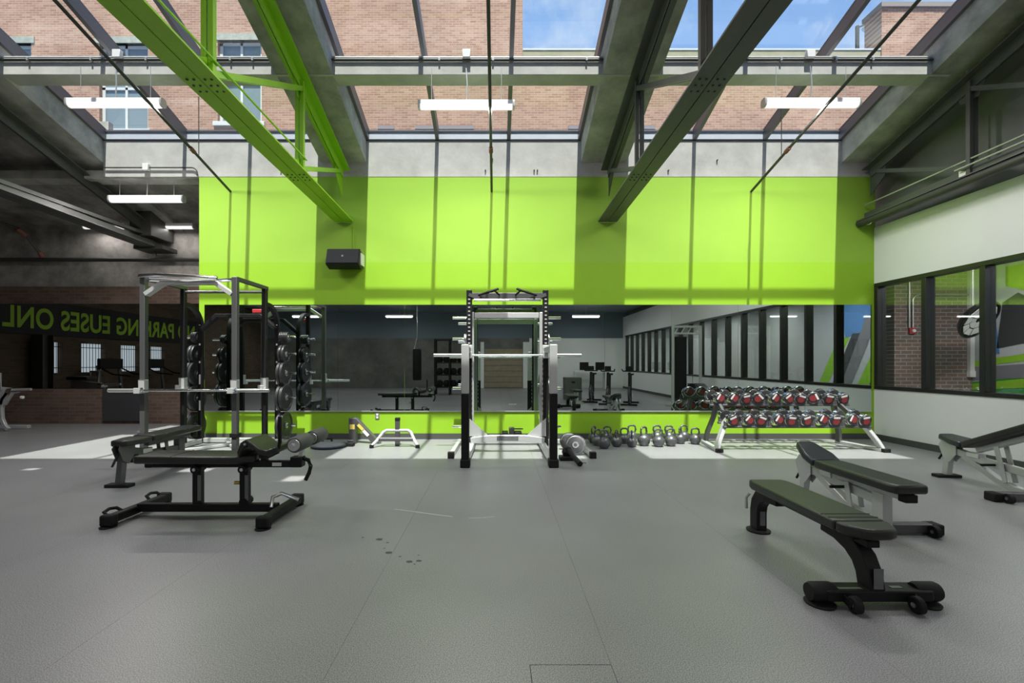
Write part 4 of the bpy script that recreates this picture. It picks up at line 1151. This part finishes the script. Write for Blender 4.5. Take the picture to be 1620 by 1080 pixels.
# ================================================================== ADJUSTABLE BENCHES
def adj_bench(label, loc, rz, ang, seat_tilt, fm, z0=0.0, seat_m=None):
    t = thing('adjustable_bench', label, 'bench', loc, rz)
    seat_m = seat_m or M_black
    hz = 0.375 + z0
    # back pad on its hinge
    hinge = Vector((0, 0.20, hz))
    Rx = Matrix.Rotation(-R(ang), 4, 'X')
    def loc_back(p):
        return hinge + (Rx @ Vector(p))
    bp = MB().prism([(-0.125, 0.0), (0.125, 0.0), (0.135, -0.10), (0.135, -0.80), (0.115, -0.87), (-0.115, -0.87), (-0.135, -0.80), (-0.135, -0.10)], 'z', 0.0, 0.07)
    o = bp.build('back_pad', M_black, t, bevel=0.02, bseg=3, loc=hinge, rot=(-R(ang), 0, 0))
    MB().bar([(0, -0.05, -0.035), (0, -0.78, -0.035)], 0.06, 0.05).build('back_frame', fm, t, bevel=0.005, loc=hinge, rot=(-R(ang), 0, 0))
    MB().box(-0.045, 0.045, -0.86, -0.79, -0.065, -0.005).build('back_frame_cap', M_rubber, t, bevel=0.006, loc=hinge, rot=(-R(ang), 0, 0))
    # seat pad
    MB().prism([(-0.13, 0.02), (0.13, 0.02), (0.14, 0.14), (0.085, 0.34), (0.05, 0.36), (-0.05, 0.36), (-0.085, 0.34), (-0.14, 0.14)], 'z', 0.0, 0.065).build('seat_pad', seat_m, t, bevel=0.018, bseg=3, loc=hinge + Vector((0, 0.0, 0)), rot=(R(seat_tilt), 0, 0))
    # frame
    MB().bar([(0, -0.40, 0.25), (0, 0.05, 0.28), (0, 0.42, hz - 0.06)], 0.055, 0.075).build('spine_beam', fm, t, bevel=0.006)
    lowpts = [(0, 0.30, 0.29), (0, 0.10, 0.20), (0, -0.08, 0.11), (0, -0.25, 0.07), (0, -0.42, 0.06)]
    MB().bar(lowpts, 0.06, 0.06).build('lower_beam', fm, t, bevel=0.006)
    for sx in (-1, 1):
        MB().prism([(0.36, hz - 0.01), (0.52, hz + 0.06), (0.58, hz - 0.02), (0.52, hz - 0.16), (0.44, hz - 0.20), (0.36, hz - 0.10)], 'x', sx * 0.036 - 0.004, sx * 0.036 + 0.004).build('seat_bracket', M_silver if fm is M_silver else fm, t)
        top = loc_back((sx * 0.05, -0.30, -0.05))
        MB().bar([top, (sx * 0.05, -0.14 - 0.12 * math.sin(R(ang)), 0.12)], 0.012, 0.05, up=(0, 1, 0)).build('ladder_strut', M_silver if fm is M_silver else fm, t, bevel=0.003)
    MB().bar([(0, 0.47, hz - 0.03), (0, 0.52, 0.02)], 0.06, 0.07, up=(0, 1, 0)).build('front_leg', fm, t, bevel=0.006)
    MB().box(-0.13, 0.13, 0.47, 0.57, 0.0, 0.035).build('foot_plate', M_rubber, t, bevel=0.006)
    MB().tube([(0, 0.54, hz - 0.08), (0, 0.62, hz - 0.20)], 0.011, 8).build('release_lever', M_rubber, t)
    MB().tube([(-0.16, -0.06, 0.27), (0.16, -0.06, 0.27)], 0.013, 8).build('adjust_rod', M_rubber, t)
    MB().box(-0.04, 0.04, 0.10, 0.24, 0.30, 0.355).build('hinge_block', M_steel, t, bevel=0.006)
    # column and wheeled base
    MB().bar([(0, -0.40, 0.05), (0, -0.40, hz - (0.055 if ang < 5 else 0.10))], 0.075, 0.11, up=(0, 1, 0)).build('column', fm, t, bevel=0.006)
    MB().bar([(-0.36, -0.42, 0.05), (0.36, -0.42, 0.05)], 0.08, 0.07).build('rear_base', fm if fm is not M_silver else M_graph, t, bevel=0.008)
    for sx in (-1, 1):
        MB().box(sx * 0.38 - 0.045, sx * 0.38 + 0.045, -0.475, -0.365, 0.0, 0.085).build('base_cap', M_rubber, t, bevel=0.012)
        MB().tube([(sx * 0.30, -0.50, 0.045), (sx * 0.34, -0.50, 0.045)], 0.045, 16).build('wheel', M_rubber, t)
        MB().tube([(sx * 0.295, -0.50, 0.045), (sx * 0.345, -0.50, 0.045)], 0.014, 10).build('wheel_hub', M_steel, t)
    return t
adj_bench('adjustable bench laid flat, silver frame, behind the black flat bench', (3.03, 3.98, 0), R(0), 0, 22, M_silver, seat_m=M_bluevinyl)
adj_bench('adjustable bench with its back raised, near the white wall', (5.22, 4.80, 0), R(-4), 24, 8, M_silver, z0=0.02, seat_m=M_bluevinyl)
adj_bench('dark framed adjustable bench pointing into the tall four post rack', (-4.06, 5.42, 0), R(180), 0, 0, M_graph, z0=0.06)

# ================================================================== FLAT BENCH (foreground)
t = thing('flat_bench', 'black flat bench with curved legs and wheels, nearest the camera', 'bench', (2.08, 2.53, 0))
pl = [(-0.15, 0.08), (0.15, 0.08), (0.15, 0.93), (0.125, 1.0), (-0.125, 1.0), (-0.15, 0.93)]
pad(pl, 0.375, 0.435, 'back_pad', M_black, t, 0.014)
pad([(-0.15, 0.072), (0.15, 0.072), (0.140, 0.02), (0.095, -0.055), (0.05, -0.075), (-0.05, -0.075), (-0.095, -0.055), (-0.140, 0.02)], 0.375, 0.435, 'seat_pad', M_black, t, 0.014)
for yy in (0.19, 0.13):
    MB().bar([(-0.146, yy, 0.4355), (0.146, yy, 0.4355)], 0.006, 0.003).build('seam', M_rubber, t)
MB().box(-0.10, 0.10, 0.0, 0.95, 0.355, 0.375).build('under_board', M_rubber, t)
MB().bar([(0, -0.02, 0.335), (0, 0.98, 0.335)], 0.07, 0.04).build('spine', M_blackm, t, bevel=0.005)
near = [(0, 0.34, 0.335), (0, 0.22, 0.325), (0, 0.12, 0.29), (0, 0.05, 0.235), (0, 0.015, 0.17), (0, 0.0, 0.10), (0, 0.0, 0.07)]
MB().bar(near, 0.10, 0.08, up=(1, 0, 0)).build('curved_leg', M_blackm, t, bevel=0.006)
MB().box(-0.026, 0.026, -0.053, -0.050, 0.105, 0.215).build('leg_sticker', M_sticker, t)
MB().cbox((0.0, 0.055, 0.298), (0.034, 0.004, 0.055), Matrix.Rotation(R(-40), 3, 'X')).build('leg_sticker', M_sticker, t)
far = [(0, 0.80, 0.335), (0, 0.95, 0.325), (0, 1.03, 0.29), (0, 1.075, 0.23), (0, 1.09, 0.16), (0, 1.09, 0.02)]
MB().bar(far, 0.10, 0.08, up=(1, 0, 0)).build('curved_leg', M_blackm, t, bevel=0.006)
MB().box(-0.016, 0.024, 1.036, 1.041, 0.06, 0.17).build('leg_sticker', M_sticker, t)
MB().lathe([(0.0, 0.0), (0.085, 0.0), (0.088, 0.012), (0.06, 0.02), (0.0, 0.021)], (0, 1.09, 0), 'z', 24).build('foot_disc', M_rubber, t)
MB().tube([(-0.06, 1.10, 0.30), (-0.075, 1.13, 0.26), (-0.075, 1.13, 0.17)], 0.012, 8).build('carry_handle', M_silver, t)
MB().bar([(-0.28, 0.0, 0.065), (0.30, 0.0, 0.065)], 0.112, 0.06).build('base_bar', M_blackm, t, bevel=0.008)
for s in (-1, 1):
    x = 0.01 + s * 0.29
    MB().lathe([(0.0, -0.07), (0.045, -0.068), (0.052, -0.05), (0.052, 0.05), (0.045, 0.068), (0.0, 0.07)], (x, 0, 0.068), 'x', 18).build('end_cap', M_rubber, t)
    MB().lathe([(0.0, 0.0), (0.075, 0.0), (0.078, 0.008), (0.05, 0.016), (0.0, 0.017)], (x - 0.005, 0.0, 0), 'z', 22).build('foot_disc', M_rubber, t)
    xw = 0.0 + s * 0.165
    MB().lathe([(0.0, -0.02), (0.036, -0.02), (0.044, -0.014), (0.044, 0.014), (0.036, 0.02), (0.0, 0.02)], (xw, -0.10, 0.045), 'x', 20).build('wheel', M_rubber, t)
    MB().lathe([(0.0, -0.026), (0.014, -0.024), (0.014, 0.024), (0.0, 0.026)], (xw, -0.10, 0.045), 'x', 12).build('wheel_hub', M_steel, t)
    MB().bar([(xw + s * 0.028, 0.0, 0.075), (xw + s * 0.028, -0.11, 0.045)], 0.008, 0.04).build('wheel_fork', M_blackm, t)
MB().box(-0.20, -0.07, -0.03, -0.012, 0.0955, 0.097).build('highlight_strip', M_sticker, t)  # pale strips imitate the thin highlights along the base bar
MB().box(0.10, 0.16, -0.02, 0.005, 0.0955, 0.097).build('highlight_strip', M_sticker, t)

# ================================================================== SIT-UP BENCH (foreground, other side)
t = thing('situp_bench', 'black sit-up bench with foam rollers in front of the tall rack', 'bench', (-2.55, 3.98, 0))
for s, y0, y1, x in ((-1, -0.28, 0.34, -0.61), (1, -0.32, 0.30, 0.67)):
    MB().bar([(x, y0, 0.06), (x + 0.02, y1, 0.06)], 0.075, 0.07).build('foot_beam', M_blackm, t, bevel=0.012)
    for y in (y0, y1):
        MB().box(x - 0.05, x + 0.06, y - 0.035, y + 0.035, 0.012, 0.105).build('foot_cap', M_rubber, t, bevel=0.016)
        MB().lathe([(0.0, 0.0), (0.06, 0.0), (0.06, 0.008), (0.0, 0.014)], (x, y, 0), 'z', 18).build('foot_disc', M_rubber, t)
MB().bar([(-0.58, 0.0, 0.075), (0.64, 0.0, 0.075)], 0.06, 0.07).build('main_beam', M_blackm, t, bevel=0.008)
for y in (-0.20, 0.25):
    MB().tube([(-0.625, y - 0.07, 0.085), (-0.66, y - 0.06, 0.115), (-0.67, y, 0.125), (-0.66, y + 0.06, 0.115), (-0.615, y + 0.07, 0.085)], 0.013, 8).build('floor_handle', M_rubber, t)
MB().tube([(0.60, -0.05, 0.09), (0.60, -0.02, 0.17), (0.66, 0.02, 0.19), (0.80, 0.03, 0.13)], 0.016, 10).build('transport_handle', M_steel, t)
for x in (-0.06, 0.35):
    MB().bar([(x, 0, 0.10), (x, 0, 0.43)], 0.075, 0.055, up=(0, 1, 0)).build('post', M_blackm, t, bevel=0.006)
    MB().box(x + 0.012, x + 0.04, -0.031, -0.0275, 0.14, 0.36).build('post_sticker', M_sticker, t)
    MB().tube([(x, -0.06, 0.415), (x, 0.06, 0.415)], 0.034, 14).build('pivot', M_rubber, t)
    MB().tube([(x, -0.065, 0.415), (x, 0.065, 0.415)], 0.014, 10).build('pivot_bolt', M_steel, t)
MB().tube([(0.35, -0.04, 0.125), (0.35, 0.07, 0.125)], 0.036, 14).build('lower_pivot', M_rubber, t)
MB().tube([(0.31, -0.01, 0.29), (0.265, -0.01, 0.29)], 0.016, 10).build('adjuster_knob', M_brass, t)
MB().bar([(-0.45, 0, 0.455), (0.82, 0, 0.455)], 0.055, 0.055).build('top_beam', M_blackm, t, bevel=0.006)
MB().box(0.60, 0.68, -0.0295, -0.0275, 0.44, 0.47).build('beam_sticker', M_tubewhite, t)
pad([(-0.53, -0.13), (-0.50, -0.155), (0.36, -0.155), (0.47, -0.06), (0.47, 0.06), (0.36, 0.155), (-0.50, 0.155), (-0.53, 0.13)], 0.483, 0.545, 'back_pad', M_black, t, 0.016)
MB().bar([(-0.20, -0.15, 0.546), (-0.20, 0.15, 0.546)], 0.006, 0.003).build('seam', M_rubber, t)
MB().bar([(0.52, 0, 0.47), (0.52, 0, 0.60)], 0.05, 0.05, up=(0, 1, 0)).build('thigh_post', M_blackm, t, bevel=0.005)
wave = [(0.37, 0.585), (0.40, 0.665), (0.445, 0.695), (0.50, 0.66), (0.555, 0.615), (0.62, 0.60), (0.70, 0.635)]
low = [(a + 0.012, b - 0.052) for a, b in wave]
MB().prism(wave + low[::-1], 'y', -0.17, 0.17).build('thigh_pad', M_black, t, bevel=0.012, bseg=3)
MB().lathe([(0.0, -0.005), (0.010, -0.003), (0.010, 0.003), (0.0, 0.005)], (0.44, -0.172, 0.655), 'y', 10).build('pad_bolt', M_steel, t)
MB().tube([(0.53, -0.10, 0.54), (0.62, -0.12, 0.545), (0.69, -0.12, 0.58), (0.71, -0.12, 0.66), (0.71, -0.12, 0.88)], 0.016, 10).build('lever_handle', M_blackm, t)
MB().bar([(0.82, 0, 0.46), (0.86, 0, 0.60), (0.86, 0, 0.65)], 0.035, 0.04, up=(0, 1, 0)).build('roller_arm', M_steel, t, bevel=0.004)
MB().box(0.76, 0.86, -0.045, 0.045, 0.43, 0.52).build('roller_bracket', M_blackm, t, bevel=0.008)
MB().tube([(0.86, 0.0, 0.50), (0.91, -0.02, 0.49), (0.935, -0.03, 0.44), (0.92, -0.03, 0.38), (0.89, -0.03, 0.32)], 0.017, 10).build('hook_handle', M_blackm, t)
MB().tube([(0.86, -0.24, 0.65), (0.86, 0.46, 0.65)], 0.018, 10).build('roller_axle', M_steel, t)
for y0, y1 in ((-0.19, 0.07), (0.17, 0.42)):
    pr = [(0.019, y0), (0.058, y0), (0.066, y0 + 0.012), (0.066, y1 - 0.012), (0.058, y1), (0.019, y1), (0.019, y0)]
    MB().lathe(pr, (0.86, 0, 0.65), 'y', 24).build('foam_roller', mat('foam_dark', (0.07, 0.072, 0.068), 0.6), t)
    MB().lathe([(0.0, y0 - 0.012), (0.048, y0 - 0.008), (0.052, y0 + 0.002), (0.0, y0 + 0.002)], (0.86, 0, 0.65), 'y', 20).build('roller_cap', M_steel, t)

# ================================================================== MACHINE AT THE FRAME EDGE
t = thing('chest_machine', 'silver framed machine at the edge of the recess', 'machine', (-9.95, 8.9, 0))
MB().bar([(0.42, -0.02, 0.03), (0.33, 0, 0.10), (0.27, 0, 0.24), (0.26, 0, 0.42), (0.30, 0, 0.62), (0.42, 0, 0.78)], 0.07, 0.06, up=(0, 1, 0)).build('curved_leg', M_silver, t, bevel=0.008)
MB().bar([(-0.5, -0.02, 0.03), (-0.4, 0, 0.12), (-0.33, 0, 0.4), (-0.28, 0, 0.7)], 0.07, 0.06, up=(0, 1, 0)).build('curved_leg', M_silver, t, bevel=0.008)
MB().bar([(-0.5, 0.3, 0.04), (0.5, 0.3, 0.04)], 0.08, 0.07).build('base_beam', M_silver, t, bevel=0.008)
MB().prism([(-0.30, 0.60), (0.34, 0.50), (0.50, 0.74), (0.44, 0.84), (-0.30, 0.92)], 'y', -0.03, 0.03).build('side_plate', M_silver, t, bevel=0.006)
MB().tube([(0.38, -0.02, 0.80), (0.86, -0.02, 0.815)], 0.026, 10).build('handle_bar', M_galv, t)
MB().tube([(0.46, -0.06, 0.78), (0.46, 0.12, 0.78)], 0.055, 16).build('pivot_drum', M_chrome, t)
MB().tube([(0.68, -0.03, 0.66), (0.72, -0.03, 0.66)], 0.03, 10).build('stop_knob', M_tubewhite, t)
MB().box(-0.3, 0.2, -0.16, 0.16, 0.92, 1.0).build('pad', M_black, t, bevel=0.02)
MB().tube([(0.10, -0.05, 0.95), (0.10, -0.05, 1.12), (0.30, -0.05, 1.12), (0.30, -0.05, 0.80)], 0.02, 8).build('guard_tube', M_galv, t)

# ================================================================== THINGS BEHIND THE CAMERA (seen in the mirrors)
def bike(loc, rz, label):
    t = thing('exercise_bike', label, 'exercise bike', loc, rz, 'exercise bikes in the far hall')
    MB().bar([(0, -0.5, 0.04), (0, 0.5, 0.04)], 0.06, 0.06).build('base', M_blackm, t)
    for y in (-0.5, 0.5):
        MB().bar([(-0.25, y, 0.03), (0.25, y, 0.03)], 0.06, 0.05).build('foot', M_rubber, t)
    MB().lathe([(0.0, -0.03), (0.25, -0.03), (0.26, 0.0), (0.25, 0.03), (0.0, 0.03)], (0, 0.32, 0.34), 'x', 24).build('flywheel', M_plate, t)
    MB().bar([(0, 0.34, 0.3), (0, 0.22, 1.02)], 0.06, 0.08, up=(1, 0, 0)).build('front_post', M_blackm, t)
    MB().bar([(0, -0.15, 0.06), (0, -0.28, 0.92)], 0.06, 0.08, up=(1, 0, 0)).build('seat_post', M_blackm, t)
    MB().bar([(0, 0.34, 0.34), (0, -0.2, 0.36)], 0.05, 0.1).build('frame_bar', M_blackm, t)
    MB().prism([(-0.10, -0.42), (0.10, -0.42), (0.03, -0.14), (-0.03, -0.14)], 'z', 0.92, 0.98).build('saddle', M_rubber, t, bevel=0.015)
    MB().tube([(-0.22, 0.38, 1.12), (-0.2, 0.22, 1.06), (0.2, 0.22, 1.06), (0.22, 0.38, 1.12)], 0.018, 8).build('handlebar', M_rubber, t)
    MB().box(-0.1, 0.1, 0.24, 0.27, 1.08, 1.22).build('console', M_blackm, t, bevel=0.006)
    for s in (-1, 1):
        MB().bar([(s * 0.08, 0.05, 0.34), (s * 0.08, 0.05 + s * 0.12, 0.34 - s * 0.12)], 0.02, 0.03).build('crank', M_steel, t)
    return t
bike((3.62, 1.15, 0), R(20), 'black exercise bike seen in the mirror, middle of the row')
bike((4.25, 1.35, 0), R(20), 'black exercise bike seen in the mirror, closest to the white wall')
bike((3.25, 0.35, 0), R(20), 'black exercise bike seen in the mirror, farthest from the white wall')

t = thing('cable_tower', 'tall silver cable tower seen in the mirror beside the windows', 'machine', (5.75, 2.35, 0))
for x in (-0.52, 0.30):
    MB().bar([(x, 0, 0.03), (x, 0, 2.42)], 0.07, 0.07, up=(0, 1, 0)).build('column', M_silver, t, bevel=0.005)
MB().bar([(-0.55, 0, 2.40), (0.33, 0, 2.40)], 0.06, 0.06).build('header_beam', M_silver, t)
MB().bar([(-0.55, 0, 2.20), (0.33, 0, 2.20)], 0.06, 0.05).build('header_beam', M_silver, t)
for q in range(4):
    MB().bar([(-0.45 + q * 0.19, 0, 2.22), (-0.36 + q * 0.19, 0, 2.38)], 0.02, 0.05, up=(0, 1, 0)).build('brace', M_silver, t)
MB().bar([(-0.6, -0.3, 0.03), (0.35, -0.3, 0.03)], 0.08, 0.06).build('base', M_silver, t)
MB().bar([(-0.6, 0.3, 0.03), (0.35, 0.3, 0.03)], 0.08, 0.06).build('base', M_silver, t)
for q in range(12):
    MB().box(-0.05, 0.2, -0.08, 0.08, 0.12 + q * 0.05, 0.165 + q * 0.05).build('weight_block', M_blackm, t)
MB().box(-0.46, -0.12, -0.03, 0.03, 0.1, 2.1).build('shroud', M_blackm, t)
MB().tube([(0.075, 0, 0.7), (0.075, 0, 2.2)], 0.012, 6).build('guide_rod', M_chrome, t)

t = thing('heavy_bag', 'grey heavy punching bag hanging on chains, seen in the mirror', 'punching bag', (-3.5, -4.1, 0))
MB().lathe([(0.0, 0.55), (0.17, 0.56), (0.19, 0.62), (0.19, 1.85), (0.17, 1.92), (0.0, 1.94)], (0, 0, 0), 'z', 20).build('bag', M_rubber, t)
for q in range(4):
    a = R(45 + 90 * q)
    MB().tube([(0.15 * math.cos(a), 0.15 * math.sin(a), 1.92), (0, 0, 2.5)], 0.008, 6).build('chain', M_chrome, t)
MB().tube([(0, 0, 2.5), (0, 0, 3.95)], 0.012, 6).build('hanger', M_chrome, t)

t = thing('storage_rig', 'black storage rig with weights on shelves, seen in the mirror', 'rack', (-1.95, -3.1, 0))
for x in (-0.6, 0.0, 0.6):
    for y in (-0.25, 0.25):
        MB().bar([(x, y, 0.0), (x, y, 2.3)], 0.06, 0.06, up=(0, 1, 0)).build('post', M_blackm, t)
for z in (0.3, 0.8, 1.3, 2.25):
    MB().box(-0.62, 0.62, -0.27, 0.27, z, z + 0.04).build('shelf', M_blackm, t)
for k, z in enumerate((0.34, 0.84, 1.34)):
    for q in range(4):
        o = MB().lathe([(0.0, 0.0), (0.11, 0.01), (0.145, 0.09), (0.13, 0.2), (0.07, 0.26), (0.0, 0.27)], (0, 0, 0), 'z', 16).build('medicine_ball', M_rubber, loc=(-1.95 - 0.43 + q * 0.29, -3.08, z + 0.001))
        tag(o, '%s medicine ball on the %s shelf of the storage rig, seen in the mirror' % (ORD[q], ('lower', 'middle', 'upper')[k]), 'ball', 'medicine balls on the rig')

t = thing('plyo_box', 'grey jump box seen in the mirror near the white rear wall', 'box', (2.73, -0.6, 0))
MB().box(-0.3, 0.3, -0.25, 0.25, 0, 0.8).build('body', mat('box_grey', (0.10, 0.105, 0.10), 0.6), t, bevel=0.015)
MB().box(-0.06, 0.06, 0.251, 0.254, 0.6, 0.66).build('grip_slot', M_rubber, t)
t = thing('desk', 'white desk with dark screens by the far wall, seen in the mirror', 'desk', (4.7, -7.2, 0))
MB().box(-0.8, 0.8, -0.3, 0.3, 0.85, 0.9).build('top', M_white, t)
for x in (-0.78, 0.74):
    MB().box(x, x + 0.04, -0.28, 0.28, 0, 0.85).build('side', M_white, t)
for x in (-0.5, 0.3):
    MB().box(x, x + 0.45, -0.02, 0.02, 0.95, 1.35).build('screen', M_blackm, t)
t = thing('low_bench', 'black workout bench in the hall, seen in the mirror', 'bench', (2.6, 1.05, 0))
MB().box(-0.14, 0.14, -0.45, 0.25, 0.38, 0.45).build('pad', M_black, t, bevel=0.015)
for y in (-0.35, 0.15):
    MB().bar([(0, y, 0.0), (0, y, 0.38)], 0.06, 0.06, up=(0, 1, 0)).build('leg', M_steel, t)
    MB().bar([(-0.2, y, 0.03), (0.2, y, 0.03)], 0.05, 0.05).build('foot', M_steel, t)
def treadmill(y, n):
    t = thing('treadmill', 'dark treadmill by the barred windows, %s, seen in the recess mirror' % n, 'treadmill', (-10.6, y, 0), R(90))
    MB().box(-0.35, 0.35, -0.9, 0.7, 0.06, 0.22).build('deck', M_blackm, t, bevel=0.02)
    MB().box(-0.25, 0.25, -0.88, 0.6, 0.221, 0.226).build('belt', M_rubber, t)
    for s in (-1, 1):
        MB().bar([(s * 0.36, 0.6, 0.1), (s * 0.36, 0.72, 1.25)], 0.05, 0.08, up=(1, 0, 0)).build('upright', M_graph, t)
        MB().tube([(s * 0.36, 0.7, 1.2), (s * 0.36, 0.3, 1.0), (s * 0.36, -0.2, 0.95)], 0.022, 8).build('handrail', M_blackm, t)
    MB().box(-0.4, 0.4, 0.62, 0.72, 1.15, 1.45).build('console', M_blackm, t, bevel=0.02)
treadmill(6.6, 'closest to the recess'); treadmill(4.9, 'middle one'); treadmill(3.2, 'farthest from the recess')

# floor numeral on the training lane
fn = bpy.data.curves.new('lane_number', 'FONT')
fn.body = '30'; fn.size = 0.34; fn.offset = 0.012; fn.extrude = 0.0005
fno = bpy.data.objects.new('lane_number', fn); COL.objects.link(fno)
fno.location = (0.62, 1.15, 0.0012); fno.rotation_euler = (0, 0, R(90))
fn.materials.append(M_tubewhite)
fno = text_to_mesh(fno, None, (1, 1, 1))
tag(fno, 'white number 30 painted on the floor, seen in the mirror', 'marking')
